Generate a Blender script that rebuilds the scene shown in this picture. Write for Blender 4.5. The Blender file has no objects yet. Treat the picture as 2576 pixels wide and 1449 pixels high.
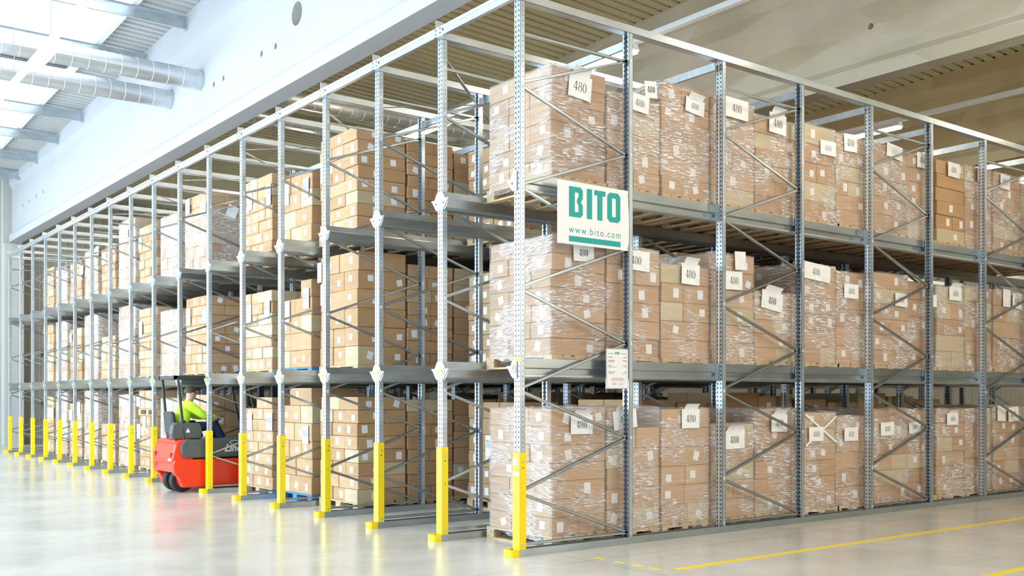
import bpy, math, random
from mathutils import Vector, noise as mnoise
random.seed(7)
D=bpy.data; SC=bpy.context.scene; COL=SC.collection
# ------------------------------------------------------------ camera maths
TH,CX,CY,CH,FP,HZ=0.6525,8.3434,-6.4435,1.6544,2556.36,998.51
FX,FY=-math.cos(TH),math.sin(TH); RX,RY=math.sin(TH),math.cos(TH)
def px(x,y,z):
    dx,dy=x-CX,y-CY; Z=dx*FX+dy*FY
    return 1288+FP*(dx*RX+dy*RY)/Z, HZ-FP*(z-CH)/Z
def y_at(u,x):
    k=(u-1288)/FP; return CY-(x-CX)*(RX-k*FX)/(RY-k*FY)
def x_at(u,y):
    k=(u-1288)/FP; return CX-(y-CY)*(RY-k*FY)/(RX-k*FX)
def z_at(x,y,v): return CH+(HZ-v)*((x-CX)*FX+(y-CY)*FY)/FP
# ------------------------------------------------------------ materials
def mat(name):
    m=D.materials.new(name); m.use_nodes=True; nt=m.node_tree; nt.nodes.clear()
    o=nt.nodes.new('ShaderNodeOutputMaterial'); return m,nt,o
def N(nt,t,**k):
    n=nt.nodes.new('ShaderNode'+t)
    for a,b in k.items():
        if a.startswith('i_'): n.inputs[a[2:].replace('_',' ')].default_value=b
        else: setattr(n,a,b)
    return n
def L(nt,a,b): nt.links.new(a,b)
def M(nt,op,a,b=None,c=None,clamp=False):
    n=nt.nodes.new('ShaderNodeMath'); n.operation=op; n.use_clamp=clamp
    for i,v in enumerate((a,b,c)):
        if v is None: continue
        if hasattr(v,'links'): nt.links.new(v,n.inputs[i])
        else: n.inputs[i].default_value=v
    return n.outputs[0]
def ramp(nt,fac,stops):
    r=nt.nodes.new('ShaderNodeValToRGB'); e=r.color_ramp.elements
    while len(e)>1: e.remove(e[-1])
    e[0].position=stops[0][0]; e[0].color=(*stops[0][1],1)
    for p,c in stops[1:]:
        q=e.new(p); q.color=(*c,1)
    nt.links.new(fac,r.inputs[0]); return r.outputs[0]
def bsdf(nt,o,col,rough=.5,metal=0,spec=.5,bump=None,bs=.2,bd=.01):
    b=nt.nodes.new('ShaderNodeBsdfPrincipled')
    if hasattr(col,'links'): nt.links.new(col,b.inputs['Base Color'])
    else: b.inputs['Base Color'].default_value=(*col,1)
    if hasattr(rough,'links'): nt.links.new(rough,b.inputs['Roughness'])
    else: b.inputs['Roughness'].default_value=rough
    b.inputs['Metallic'].default_value=metal
    b.inputs['Specular IOR Level'].default_value=spec
    if bump is not None:
        q=nt.nodes.new('ShaderNodeBump'); q.inputs['Strength'].default_value=bs; q.inputs['Distance'].default_value=bd
        nt.links.new(bump,q.inputs['Height']); nt.links.new(q.outputs[0],b.inputs['Normal'])
    if o is not None: nt.links.new(b.outputs[0],o.inputs[0])
    return b
def simple(name,col,rough=.5,metal=0,spec=.5,var=.06,scale=8,stretch=(1,1,1)):
    m,nt,o=mat(name); tc=N(nt,'TexCoord'); mp=N(nt,'Mapping'); mp.inputs['Scale'].default_value=stretch
    L(nt,tc.outputs['Object'],mp.inputs[0]); n=N(nt,'TexNoise'); n.inputs['Scale'].default_value=scale; n.inputs['Detail'].default_value=4
    L(nt,mp.outputs[0],n.inputs['Vector'])
    a=tuple(max(0,c*(1-var)) for c in col); b=tuple(min(1,c*(1+var)) for c in col)
    c=ramp(nt,n.outputs[0],[(.3,a),(.7,b)]); bsdf(nt,o,c,rough,metal,spec); return m
def hexc(r,g,b):
    f=lambda v:(v/255/12.92 if v/255<=.04045 else ((v/255+.055)/1.055)**2.4)
    return (f(r),f(g),f(b))
MAT={}
MAT['yellow']=simple('yellow_paint',(.92,.68,.004),.32,var=.03)
MAT['white']=simple('white_paint',(.82,.83,.84),.45,var=.02)
MAT['duct']=simple('duct_steel',(.62,.66,.69),.32,.75,var=.07,scale=3)
MAT['galvp']=simple('galvanised_sheet',(.58,.64,.675),.30,.85,var=.10,scale=9,stretch=(1,.35,1))
MAT['galvd']=simple('galvanised_rail',(.45,.50,.515),.28,.88,var=.14,scale=7,stretch=(1,.3,1))
MAT['dark']=simple('dark_plastic',(.025,.027,.028),.45)
MAT['hole']=simple('punched_hole_dark',(.012,.012,.013),.6)
MAT['grey']=simple('charcoal_plastic',(.085,.095,.095),.38)
MAT['red']=simple('red_paint',(.85,.045,.01),.25,var=.04)
MAT['rubber']=simple('rubber',(.02,.02,.02),.7)
MAT['teal']=simple('teal_print',(0,.34,.315),.5,var=.01)
MAT['ink']=simple('black_ink',(.02,.02,.022),.6,var=.01)
MAT['redink']=simple('red_ink',(.6,.05,.05),.6,var=.01)
MAT['wood']=simple('pallet_wood',(.56,.41,.24),.75,var=.28,scale=6,stretch=(1,9,9))
MAT['woodblue']=simple('pallet_wood_blue',(.07,.22,.50),.6,var=.25,scale=6,stretch=(1,9,9))
MAT['hivis']=simple('lime_fabric',(.55,.85,.03),.8,var=.12,scale=12)
MAT['navy']=simple('navy_fabric',(.012,.03,.10),.85,var=.2)
MAT['skin']=simple('skin',(.62,.36,.25),.5,var=.05)
MAT['hair']=simple('hair_brown',(.06,.035,.02),.6,var=.3,scale=60)
MAT['reflect']=simple('reflective_tape',(.75,.77,.78),.3,.3)
def paper_mat():
    m,nt,o=mat('white_paper'); tc=N(nt,'TexCoord'); mp=N(nt,'Mapping'); L(nt,tc.outputs['Object'],mp.inputs[0])
    n=N(nt,'TexNoise'); n.inputs['Scale'].default_value=6; L(nt,mp.outputs[0],n.inputs[0])
    c=ramp(nt,n.outputs[0],[(.3,(.80,.81,.83)),(.7,(.88,.89,.90))]); bsdf(nt,o,c,.6,0,.3); return m
MAT['paper']=paper_mat()
def lab_mat():   # printed sticker : fine grey rows of illegible print
    m,nt,o=mat('printed_sticker'); tc=N(nt,'TexCoord'); s=N(nt,'SeparateXYZ'); L(nt,tc.outputs['Object'],s.inputs[0])
    h=M(nt,'ADD',s.outputs[0],s.outputs[1])
    rows=M(nt,'LESS_THAN',M(nt,'ABSOLUTE',M(nt,'SUBTRACT',M(nt,'FRACT',M(nt,'MULTIPLY',s.outputs[2],105)),.5)),.2)
    cb=N(nt,'CombineXYZ'); L(nt,M(nt,'MULTIPLY',h,160),cb.inputs[0]); L(nt,M(nt,'FLOOR',M(nt,'MULTIPLY',s.outputs[2],105)),cb.inputs[1])
    n=N(nt,'TexNoise'); n.inputs['Scale'].default_value=1; L(nt,cb.outputs[0],n.inputs[0])
    w=M(nt,'MULTIPLY',rows,M(nt,'GREATER_THAN',n.outputs[0],.5))
    c=ramp(nt,w,[(0,(.86,.87,.90)),(1,(.60,.62,.70))]); bsdf(nt,o,c,.5,0,.4); return m
MAT['label']=lab_mat()
def card_mat():
    m,nt,o=mat('corrugated_cardboard'); at=N(nt,'Attribute'); at.attribute_name='tone'
    tc=N(nt,'TexCoord'); mp=N(nt,'Mapping'); mp.inputs['Scale'].default_value=(1,1,6); L(nt,tc.outputs['Object'],mp.inputs[0])
    n=N(nt,'TexNoise'); n.inputs['Scale'].default_value=2.2; n.inputs['Detail'].default_value=5; L(nt,mp.outputs[0],n.inputs[0])
    base=ramp(nt,at.outputs['Fac'],[(0,(.445,.265,.132)),(.45,(.525,.335,.182)),(.80,(.585,.40,.242)),(.86,(.53,.43,.262)),(1,(.59,.49,.32))])
    k=ramp(nt,n.outputs[0],[(.3,(.9,.9,.9)),(.7,(1.06,1.06,1.06))])
    mx=N(nt,'Mix',data_type='RGBA',blend_type='MULTIPLY'); mx.inputs[0].default_value=1; L(nt,base,mx.inputs[6]); L(nt,k,mx.inputs[7])
    bsdf(nt,o,mx.outputs[2],.72,0,.3); return m
MAT['card']=card_mat()
def post_mat():
    m,nt,o=mat('perforated_galvanised_steel'); tc=N(nt,'TexCoord'); s=N(nt,'SeparateXYZ'); L(nt,tc.outputs['Object'],s.inputs[0])
    sn=N(nt,'SeparateXYZ'); L(nt,tc.outputs['Normal'],sn.inputs[0])
    x,y,z=s.outputs
    fz=M(nt,'ABSOLUTE',M(nt,'SUBTRACT',M(nt,'FRACT',M(nt,'MULTIPLY',z,19.0)),.5))
    ff=M(nt,'GREATER_THAN',M(nt,'ABSOLUTE',sn.outputs[1]),.7)
    slotx=M(nt,'LESS_THAN',M(nt,'ABSOLUTE',M(nt,'SUBTRACT',M(nt,'ABSOLUTE',x),.026)),.0072)
    web=M(nt,'LESS_THAN',y,.008)
    slot=M(nt,'MULTIPLY',M(nt,'MULTIPLY',slotx,web),M(nt,'MULTIPLY',ff,M(nt,'LESS_THAN',fz,.21)))
    fs=M(nt,'GREATER_THAN',M(nt,'ABSOLUTE',sn.outputs[0]),.7)
    dy=M(nt,'DIVIDE',M(nt,'SUBTRACT',y,.034),.0052); dz=M(nt,'DIVIDE',fz,.1)
    rr=M(nt,'ADD',M(nt,'MULTIPLY',dy,dy),M(nt,'MULTIPLY',dz,dz))
    circ=M(nt,'MULTIPLY',fs,M(nt,'LESS_THAN',rr,1))
    hole=M(nt,'MAXIMUM',slot,circ)
    n=N(nt,'TexNoise'); n.inputs['Scale'].default_value=5; n.inputs['Detail'].default_value=4; L(nt,tc.outputs['Object'],n.inputs[0])
    c=ramp(nt,n.outputs[0],[(.3,(.47,.53,.58)),(.7,(.60,.66,.71))])
    b=bsdf(nt,None,c,.34,.8,.5); t=N(nt,'BsdfDiffuse'); t.inputs[0].default_value=(.02,.021,.023,1); mx=N(nt,'MixShader'); L(nt,hole,mx.inputs[0]); L(nt,b.outputs[0],mx.inputs[1]); L(nt,t.outputs[0],mx.inputs[2])
    L(nt,mx.outputs[0],o.inputs[0]); return m
MAT['post']=post_mat()
def film_mat():
    m,nt,o=mat('clear_stretch_film'); tc=N(nt,'TexCoord'); s=N(nt,'SeparateXYZ'); L(nt,tc.outputs['Object'],s.inputs[0]); x,y,z=s.outputs
    oi=N(nt,'ObjectInfo'); sh=M(nt,'MULTIPLY',oi.outputs['Random'],37)
    h=M(nt,'ADD',x,y)
    big=N(nt,'TexNoise'); big.inputs['Scale'].default_value=1.9; big.inputs['Detail'].default_value=2
    cb0=N(nt,'CombineXYZ'); L(nt,h,cb0.inputs[0]); L(nt,z,cb0.inputs[1]); L(nt,sh,cb0.inputs[2]); L(nt,cb0.outputs[0],big.inputs[0])
    zz=M(nt,'ADD',z,M(nt,'MULTIPLY',M(nt,'SUBTRACT',big.outputs[0],.5),.05)); zz=M(nt,'ADD',zz,M(nt,'MULTIPLY',h,M(nt,'MULTIPLY',M(nt,'SUBTRACT',oi.outputs['Random'],.5),.22)))
    def streak(hs,zs,lo,hi,off):
        c=N(nt,'CombineXYZ'); L(nt,M(nt,'MULTIPLY',h,hs),c.inputs[0]); L(nt,M(nt,'MULTIPLY',zz,zs),c.inputs[1]); L(nt,M(nt,'ADD',sh,off),c.inputs[2])
        n=N(nt,'TexNoise'); n.inputs['Scale'].default_value=1; n.inputs['Detail'].default_value=3; n.inputs['Roughness'].default_value=.6; L(nt,c.outputs[0],n.inputs[0])
        mr=N(nt,'MapRange'); mr.inputs[1].default_value=lo; mr.inputs[2].default_value=hi; L(nt,n.outputs[0],mr.inputs[0]); return mr.outputs[0],n.outputs[0]
    s1,n1=streak(9,100,.548,.58,0); s2,n2=streak(2.2,30,.55,.68,5)  # white streaks paint lamp glints along with real whitish film folds
    patch=N(nt,'MapRange'); patch.inputs[1].default_value=.46; patch.inputs[2].default_value=.56; L(nt,big.outputs[0],patch.inputs[0])
    a=M(nt,'MULTIPLY',s1,M(nt,'ADD',M(nt,'MULTIPLY',patch.outputs[0],  .84),.13)); a=M(nt,'MAXIMUM',a,M(nt,'MULTIPLY',s2,.30))
    bmp=N(nt,'Bump'); bmp.inputs['Strength'].default_value=.8; bmp.inputs['Distance'].default_value=.02; L(nt,n1,bmp.inputs['Height'])
    gl=N(nt,'BsdfGlossy'); gl.inputs['Roughness'].default_value=.22; gl.inputs[0].default_value=(.95,.95,.97,1); L(nt,bmp.outputs[0],gl.inputs['Normal'])
    df=N(nt,'BsdfDiffuse'); df.inputs[0].default_value=(.90,.90,.93,1)
    tr=N(nt,'BsdfTransparent'); tr.inputs[0].default_value=(.985,.985,.99,1)
    m1=N(nt,'MixShader'); m1.inputs[0].default_value=.72; L(nt,gl.outputs[0],m1.inputs[1]); L(nt,df.outputs[0],m1.inputs[2])
    lw=N(nt,'LayerWeight'); lw.inputs[0].default_value=.25
    fac=M(nt,'ADD',M(nt,'ADD',M(nt,'ADD',.10,M(nt,'MULTIPLY',patch.outputs[0],.10)),M(nt,'MULTIPLY',lw.outputs['Fresnel'],.2)),M(nt,'MULTIPLY',a,.8),clamp=True)
    m2=N(nt,'MixShader'); L(nt,fac,m2.inputs[0]); L(nt,tr.outputs[0],m2.inputs[1]); L(nt,m1.outputs[0],m2.inputs[2]); L(nt,m2.outputs[0],o.inputs[0]); return m
MAT['film']=film_mat()
def floor_mat():
    m,nt,o=mat('polished_concrete'); tc=N(nt,'TexCoord'); P=tc.outputs['Object']
    n=N(nt,'TexNoise'); n.inputs['Scale'].default_value=.55; n.inputs['Detail'].default_value=8; n.inputs['Roughness'].default_value=.62; L(nt,P,n.inputs[0])
    c=ramp(nt,n.outputs[0],[(.3,(.51,.47,.405)),(.5,(.575,.54,.475)),(.72,(.64,.61,.545))])
    mp=N(nt,'Mapping'); mp.inputs['Scale'].default_value=(3.2,1.1,1); mp.inputs['Rotation'].default_value=(0,0,.6); L(nt,P,mp.inputs[0])
    n2=N(nt,'TexNoise'); n2.inputs['Scale'].default_value=1.3; n2.inputs['Detail'].default_value=6; n2.inputs['Distortion'].default_value=.8; L(nt,mp.outputs[0],n2.inputs[0])
    sc=ramp(nt,n2.outputs[0],[(.26,(.80,.77,.70)),(.46,(1,1,1)),(1,(1,1,1))])
    mx=N(nt,'Mix',data_type='RGBA',blend_type='MULTIPLY'); mx.inputs[0].default_value=.35; L(nt,c,mx.inputs[6]); L(nt,sc,mx.inputs[7])
    s=N(nt,'SeparateXYZ'); L(nt,P,s.inputs[0])
    jx=M(nt,'LESS_THAN',M(nt,'ABSOLUTE',M(nt,'SUBTRACT',M(nt,'MODULO',M(nt,'ADD',s.outputs[0],101.83),5.0),2.5)),.008)
    jy=M(nt,'LESS_THAN',M(nt,'ABSOLUTE',M(nt,'SUBTRACT',M(nt,'MODULO',M(nt,'ADD',s.outputs[1],102.1),5.0),2.5)),.008)
    j=M(nt,'MAXIMUM',jx,jy)
    m3=N(nt,'Mix',data_type='RGBA'); L(nt,M(nt,'MULTIPLY',j,.55),m3.inputs[0]); L(nt,mx.outputs[2],m3.inputs[6]); m3.inputs[7].default_value=(.2,.18,.15,1)
    r=N(nt,'MapRange'); r.inputs[1].default_value=.3; r.inputs[2].default_value=.7; r.inputs[3].default_value=.15; r.inputs[4].default_value=.30; L(nt,n.outputs[0],r.inputs[0])
    bsdf(nt,o,m3.outputs[2],r.outputs[0],0,.5); return m
MAT['floor']=floor_mat()
def conc(name,col,var,formmarks):
    m,nt,o=mat(name); tc=N(nt,'TexCoord'); P=tc.outputs['Object']
    n=N(nt,'TexNoise'); n.inputs['Scale'].default_value=.8; n.inputs['Detail'].default_value=8; L(nt,P,n.inputs[0])
    c=ramp(nt,n.outputs[0],[(.3,tuple(v*(1-var) for v in col)),(.7,tuple(min(1,v*(1+var)) for v in col))])
    if formmarks:
        mp=N(nt,'Mapping'); mp.inputs['Rotation'].default_value=(0,.5,0); mp.inputs['Scale'].default_value=(.55,1,2.6); L(nt,P,mp.inputs[0])
        v=N(nt,'TexVoronoi'); v.inputs['Scale'].default_value=1.2; L(nt,mp.outputs[0],v.inputs['Vector'])
        k=ramp(nt,v.outputs['Color'],[(.35,(.86,.84,.76)),(.5,(1,1,1))])
        mx=N(nt,'Mix',data_type='RGBA',blend_type='MULTIPLY'); mx.inputs[0].default_value=.8; L(nt,c,mx.inputs[6]); L(nt,k,mx.inputs[7]); c=mx.outputs[2]
    bsdf(nt,o,c,.8,0,.2,n.outputs[0],.1,.01); return m
MAT['beamA']=conc('white_concrete',(.44,.445,.455),.03,False)
MAT['beamB']=conc('raw_concrete',(.50,.475,.395),.10,True)
MAT['beamC']=conc('concrete_warm_light_tint',(.42,.355,.235),.10,True)  # tan paints the warm interior light into the concrete colour
MAT['column']=conc('grey_white_concrete',(.50,.485,.455),.04,False)
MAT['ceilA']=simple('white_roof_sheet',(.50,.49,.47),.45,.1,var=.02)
MAT['ceilB']=simple('roof_sheet_warm_light_tint',(.49,.46,.315),.5,.1,var=.05,scale=1)  # same whitish sheet as the front bay, warm light put into its colour
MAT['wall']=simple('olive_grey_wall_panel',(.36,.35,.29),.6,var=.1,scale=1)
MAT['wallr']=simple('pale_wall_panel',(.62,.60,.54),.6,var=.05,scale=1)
def emis(name,col,s):
    m,nt,o=mat(name); e=N(nt,'Emission'); e.inputs[0].default_value=(*col,1); e.inputs[1].default_value=s; L(nt,e.outputs[0],o.inputs[0]); return m
MAT['sky']=emis('skylight_daylight',(.93,.97,1),1.5)
MAT['lamp']=emis('fluorescent_tube',(1,.95,.86),28)
MAT['lampc']=emis('fluorescent_tube_cool',(.97,.98,1),28)
# ------------------------------------------------------------ mesh building
class MB:
    def __init__(s): s.v=[];s.f=[];s.m=[];s.t=[];s.ms=[];s.cm=0;s.tone=.4
    def use(s,name):
        if name not in s.ms: s.ms.append(name)
        s.cm=s.ms.index(name); return s
    def add(s,vs,fs):
        b=len(s.v); s.v+= [tuple(v) for v in vs]
        for f in fs: s.f.append(tuple(b+i for i in f)); s.m.append(s.cm); s.t.append(s.tone)
    def box(s,x0,x1,y0,y1,z0,z1):
        s.add([(x0,y0,z0),(x1,y0,z0),(x1,y1,z0),(x0,y1,z0),(x0,y0,z1),(x1,y0,z1),(x1,y1,z1),(x0,y1,z1)],
              [(0,3,2,1),(4,5,6,7),(0,1,5,4),(1,2,6,5),(2,3,7,6),(3,0,4,7)])
    def cbox(s,x0,x1,y0,y1,z0,z1,c=.006):
        V=[];F=[]
        for zi,z in enumerate((z0,z0+c,z1-c,z1)):
            k=c if zi in(0,3) else 0
            a,b,e,g=x0+k,x1-k,y0+k,y1-k
            V+=[(a+c,e,z),(b-c,e,z),(b,e+c,z),(b,g-c,z),(b-c,g,z),(a+c,g,z),(a,g-c,z),(a,e+c,z)]
        for r in range(3):
            for i in range(8): F.append((r*8+i,r*8+(i+1)%8,(r+1)*8+(i+1)%8,(r+1)*8+i))
        F.append(tuple(range(7,-1,-1))); F.append(tuple(range(24,32))); s.add(V,F)
    def prism(s,pts,axis,a,b,cap=True):   # polygon pts (2d) extruded along axis
        def P(p,t):
            if axis=='y': return (p[0],t,p[1])
            if axis=='x': return (t,p[0],p[1])
            return (p[0],p[1],t)
        n=len(pts); V=[P(p,a) for p in pts]+[P(p,b) for p in pts]
        F=[(i,(i+1)%n,n+(i+1)%n,n+i) for i in range(n)]
        if cap: F+=[tuple(range(n-1,-1,-1)),tuple(range(n,2*n))]
        s.add(V,F)
    def sheet(s,pts,axis,a,b,th=.003):    # open polyline given thickness, extruded
        n=len(pts); off=[]
        for i,p in enumerate(pts):
            q0=pts[max(i-1,0)]; q1=pts[min(i+1,n-1)]
            d=Vector((q1[0]-q0[0],q1[1]-q0[1])); d.normalize(); off.append((p[0]-d.y*th,p[1]+d.x*th))
        for i in range(n-1):
            s.prism([pts[i],pts[i+1],off[i+1],off[i]],axis,a,b)
    def tube(s,p,q,r,n=10,cap=True):
        p=Vector(p);q=Vector(q);d=(q-p).normalized(); a=d.orthogonal().normalized(); b=d.cross(a)
        V=[];
        for c in (p,q):
            for i in range(n):
                t=2*math.pi*i/n; V.append(c+a*math.cos(t)*r+b*math.sin(t)*r)
        F=[(i,(i+1)%n,n+(i+1)%n,n+i) for i in range(n)]
        if cap: F+=[tuple(range(n-1,-1,-1)),tuple(range(n,2*n))]
        s.add(V,F)
    def build(s,name,parent=None,loc=None,smooth=False):
        me=D.meshes.new(name); me.from_pydata(s.v,[],s.f)
        for m in s.ms: me.materials.append(MAT[m])
        me.polygons.foreach_set('material_index',s.m)
        if 'card' in s.ms:
            at=me.attributes.new('tone','FLOAT','FACE'); at.data.foreach_set('value',s.t)
        if smooth: me.polygons.foreach_set('use_smooth',[True]*len(s.f))
        me.update(); o=D.objects.new(name,me); COL.objects.link(o)
        if loc: o.location=loc
        if parent: o.parent=parent
        return o
def inst(me,name,loc,parent=None):
    o=D.objects.new(name,me); COL.objects.link(o); o.location=loc
    if parent: o.parent=parent
    return o
def empty(name,loc=(0,0,0)):
    o=D.objects.new(name,None); COL.objects.link(o); o.location=loc; return o
def tag(o,label,cat,group=None,kind=None):
    o['label']=label; o['category']=cat
    if group: o['group']=group
    if kind: o['kind']=kind
    return o
def struct(o): o['kind']='structure'; return o
ORD=['first','second','third','fourth','fifth','sixth','seventh','eighth','ninth','tenth','eleventh','twelfth','thirteenth','fourteenth','fifteenth','sixteenth','seventeenth','eighteenth']
# ------------------------------------------------------------ hall
XL,XR,YB,YF=-30.9,15.0,24.0,-14.0
def ceil_z(x,y): return 9.93+.0268*x-.04*(y-1)
b=MB().use('floor'); b.box(XL-.2,XR+.2,YF,YB+.2,-.2,0); struct(b.build('floor'))
def corr(name,y0,y1,mt,x0=XL,x1=XR,pitch=.25,dep=.085):
    b=MB().use(mt); V=[];n=int((x1-x0)/pitch); prof=[]
    for i in range(n):
        x=x0+i*pitch; prof+=[(x,0),(x+.13,0),(x+.155,dep),(x+.225,dep)]
    prof.append((x1,0))
    k=len(prof)
    for y in (y0,y1):
        for (x,d) in prof: V.append((x,y,ceil_z(x,y)+d))
    for y in (y0,y1):
        for (x,d) in prof: V.append((x,y,ceil_z(x,y)+d+.12))
    F=[(i,i+1,k+i+1,k+i) for i in range(k-1)]+[(2*k+i+1,2*k+i,3*k+i,3*k+i+1) for i in range(k-1)]
    b.add(V,F); return b.build(name)
BY=[1.0,8.52,16.05,23.55]     # concrete beams, front edge of soffit
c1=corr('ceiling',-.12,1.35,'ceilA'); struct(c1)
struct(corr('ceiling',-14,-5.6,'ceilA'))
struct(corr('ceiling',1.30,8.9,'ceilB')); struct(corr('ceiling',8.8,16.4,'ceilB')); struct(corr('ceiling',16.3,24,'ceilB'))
# skylight glazing in the front bay with curbs
b=MB().use('sky')
xs=[XL+i*2.63*1.5 for i in range(12)]
b.add([(XL,-5.6,ceil_z(XL,-5.6)+.45),(XR,-5.6,ceil_z(XR,-5.6)+.45),(XR,-.12,ceil_z(XR,-.12)+.45),(XL,-.12,ceil_z(XL,-.12)+.45)],[(3,2,1,0)])
sk=b.build('window_1'); struct(sk)
b=MB().use('white')
for y in (-.12,-5.72):
    V=[]
    for x in (XL,XR):
        z=ceil_z(x,y); V+=[(x,y,z-.10),(x,y+.12,z-.10),(x,y+.12,z+.45),(x,y,z+.45)]
    b.add(V,[(0,1,2,3),(7,6,5,4),(0,4,5,1),(1,5,6,2),(2,6,7,3),(3,7,4,0)])
for i in range(18):
    x=-29.6+i*2.63; z=ceil_z(x,-3)+.38; b.box(x-.02,x+.02,-5.6,-.12,z,z+.05)
struct(b.build('trim_1'))
# concrete beams
def beam(y0,name,mt,label,holes=False):
    b=MB().use(mt); s=-1
    pr=[(y0,6.95),(y0+.37,6.95),(y0+.37,7.18),(y0+.27,7.30),(y0+.27,8.75),(y0+.37,8.95),(y0+.37,99),(y0,99),(y0,8.95),(y0+.09,8.75),(y0+.09,7.30),(y0,7.18)]
    V=[]
    for x in (-29.75,XR):
        for (y,z) in pr: V.append((x,y,ceil_z(x,y)+.03 if z==99 else z))
    n=len(pr); F=[(i,(i+1)%n,n+(i+1)%n,n+i) for i in range(n)]+[tuple(range(n-1,-1,-1)),tuple(range(n,2*n))]
    b.add(V,F); o=b.build(name)
    me=o.data
    import bmesh
    bm=bmesh.new(); bm.from_mesh(me); bmesh.ops.recalc_face_normals(bm,faces=bm.faces); bm.to_mesh(me); bm.free()
    if holes:
        H=[(-7.5,8.13,.2),(-11.95,8.10,.204),(-13.75,8.13,.199),(-8.35,7.81,.055),(-8.95,7.84,.055),(-10.75,7.85,.055),(-11.25,7.85,.055),(-26.2,7.98,.06),(-25.3,7.98,.06),(-27.2,7.98,.06),(-28.1,7.98,.06),(3,8.13,.2),(-1.5,7.84,.055)]
        c=MB().use(mt)
        for x,z,r in H: c.tube((x,y0-.3,z),(x,y0+.8,z),r,24)
        co=c.build('cut'); md=o.modifiers.new('h','BOOLEAN'); md.object=co; md.solver='EXACT'
        dg=bpy.context.evaluated_depsgraph_get(); dg.update()
        nm=D.meshes.new_from_object(o.evaluated_get(dg)); o.modifiers.clear(); o.data=nm; D.objects.remove(co)
    tag(o,label,'beam','concrete roof beams'); return o
beam(BY[0],'concrete_beam','beamA','white concrete roof beam with round duct holes above the front of the racks',True)
beam(BY[1],'concrete_beam','beamB','stained grey concrete roof beam above the middle of the racks',True)
beam(BY[2],'concrete_beam','beamC','concrete roof beam tinted tan for warm light far back behind the stained grey beam')
beam(BY[3],'concrete_beam','beamC','concrete roof beam tinted tan for warm light furthest back against the rear wall')
# column under white beam
for i,y0 in enumerate(BY[:3]):
    b=MB().use('column'); y=y0-.12
    b.box(-30.45,-29.86,y,y+.61,0,6.93); b.box(-30.45,-30.1,y,y+.61,6.93,9.2)
    o=b.build('concrete_column'); tag(o,['pale concrete column holding the white beam at the far left','pale concrete column beneath stained beam behind the far left racks','pale concrete column beneath the rearmost tan beam on left wall'][i],'column','concrete columns')
# walls
def ribwall(name,axis,pos,a,b_,z1,mt,flip=1):
    m=MB().use(mt); n=int((b_-a)/.3); pr=[]
    for i in range(n):
        t=a+i*.3; pr+=[(t,0),(t+.18,0),(t+.2,.03),(t+.28,.03)]
    pr.append((b_,0)); k=len(pr); V=[]
    for z in (0,z1):
        for (t,d) in pr: V.append((pos+d*flip,t,z) if axis=='x' else (t,pos+d*flip,z))
    V2=[]
    for z in (0,z1):
        for (t,d) in pr: V2.append((pos-.15*flip,t,z) if axis=='x' else (t,pos-.15*flip,z))
    m.add(V+V2,[(i,i+1,k+i+1,k+i) for i in range(k-1)]+[(2*k+i,2*k+i+1,3*k+i+1,3*k+i) for i in range(k-1)]); return struct(m.build(name))
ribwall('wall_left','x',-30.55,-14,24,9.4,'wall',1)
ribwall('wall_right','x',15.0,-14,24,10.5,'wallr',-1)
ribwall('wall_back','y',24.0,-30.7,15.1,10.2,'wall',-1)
b=MB().use('grey'); b.box(-30.5,-30.4,2.2,8.3,3.1,3.3); b.box(-30.5,-30.4,2.2,8.3,1.35,1.5)
struct(b.build('trim_2'))
# roof purlins of the front bay
pr_m=None
for i in range(8):
    x=-30.9+2.63*i+2.63*(.0) ; x=-12.5-2.63*(6-i)
    if i==7: x=-9.87
    b=MB().use('galvp'); z=ceil_z(x,1)-.32
    b.sheet([(x+.03,z+.0),(x-.03,z),(x-.03,z+.25),(x+.03,z+.25)],'y',-9,.985,.006)
    b.box(x-.04,x+.05,.96,1.0,z-.03,z+.26)
    o=b.build('roof_purlin'); tag(o,'grey steel roof purlin on the white beam, %s counting from the far wall'%ORD[i],'beam','steel purlins under the skylight bay')
# ducts
def duct(x,z,r,y0,y1,label,name='spiral_duct'):
    root=empty(name,(x,y0,z)); tag(root,label,'duct','spiral air ducts')
    b=MB().use('duct'); n=40; ys=[];y=0
    while y<y1-y0: ys.append(y); y+=.30
    rings=[]
    for y in ys: rings+=[(y,r),(y+.275,r),(y+.28,r*1.03),(y+.295,r*1.03)]
    rings.append((y1-y0,r)); V=[];F=[]
    for (yy,rr) in rings:
        for i in range(n): t=2*math.pi*i/n; V.append((math.cos(t)*rr,yy,math.sin(t)*rr))
    for k in range(len(rings)-1):
        for i in range(n): F.append((k*n+i,k*n+(i+1)%n,(k+1)*n+(i+1)%n,(k+1)*n+i))
    b.add(V,F); b.build('duct_pipe',root,smooth=False); return root
d1=duct(-11.95,8.10,.2,-8,1.12,'large silver spiral duct entering white beam, nearer of the pair')
d2=duct(-13.75,8.13,.195,-8,1.12,'large silver spiral duct entering white beam, further of the pair')
duct(-11.95,8.10,.2,1.5,8.4,'silver spiral duct above the racks behind the white beam, nearer one')
duct(-13.75,8.13,.195,1.5,8.4,'silver spiral duct above the racks behind the white beam, further one')
for rt in (d1,d2):
    b=MB().use('duct'); b.tube((0,8.97,0),(0,9.04,0),.209,32); b.build('collar',rt)
def grille(root,x,y0,y1):
    b=MB().use('duct'); b.box(x-.10,x+.10,y0,y1,-.16,.10); g=b.build('outlet_box',root)
    b=MB().use('hole'); b.box(x-.085,x+.085,y0+.03,y1-.03,-.166,-.16); gg=b.build('grille',g)
    b=MB().use('duct'); y=y0+.04
    while y<y1-.04: b.box(x-.085,x+.085,y,y+.012,-.175,-.164); y+=.035
    b.build('grille_slats',g)
grille(d1,-.28,3.0,6.6)
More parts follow.
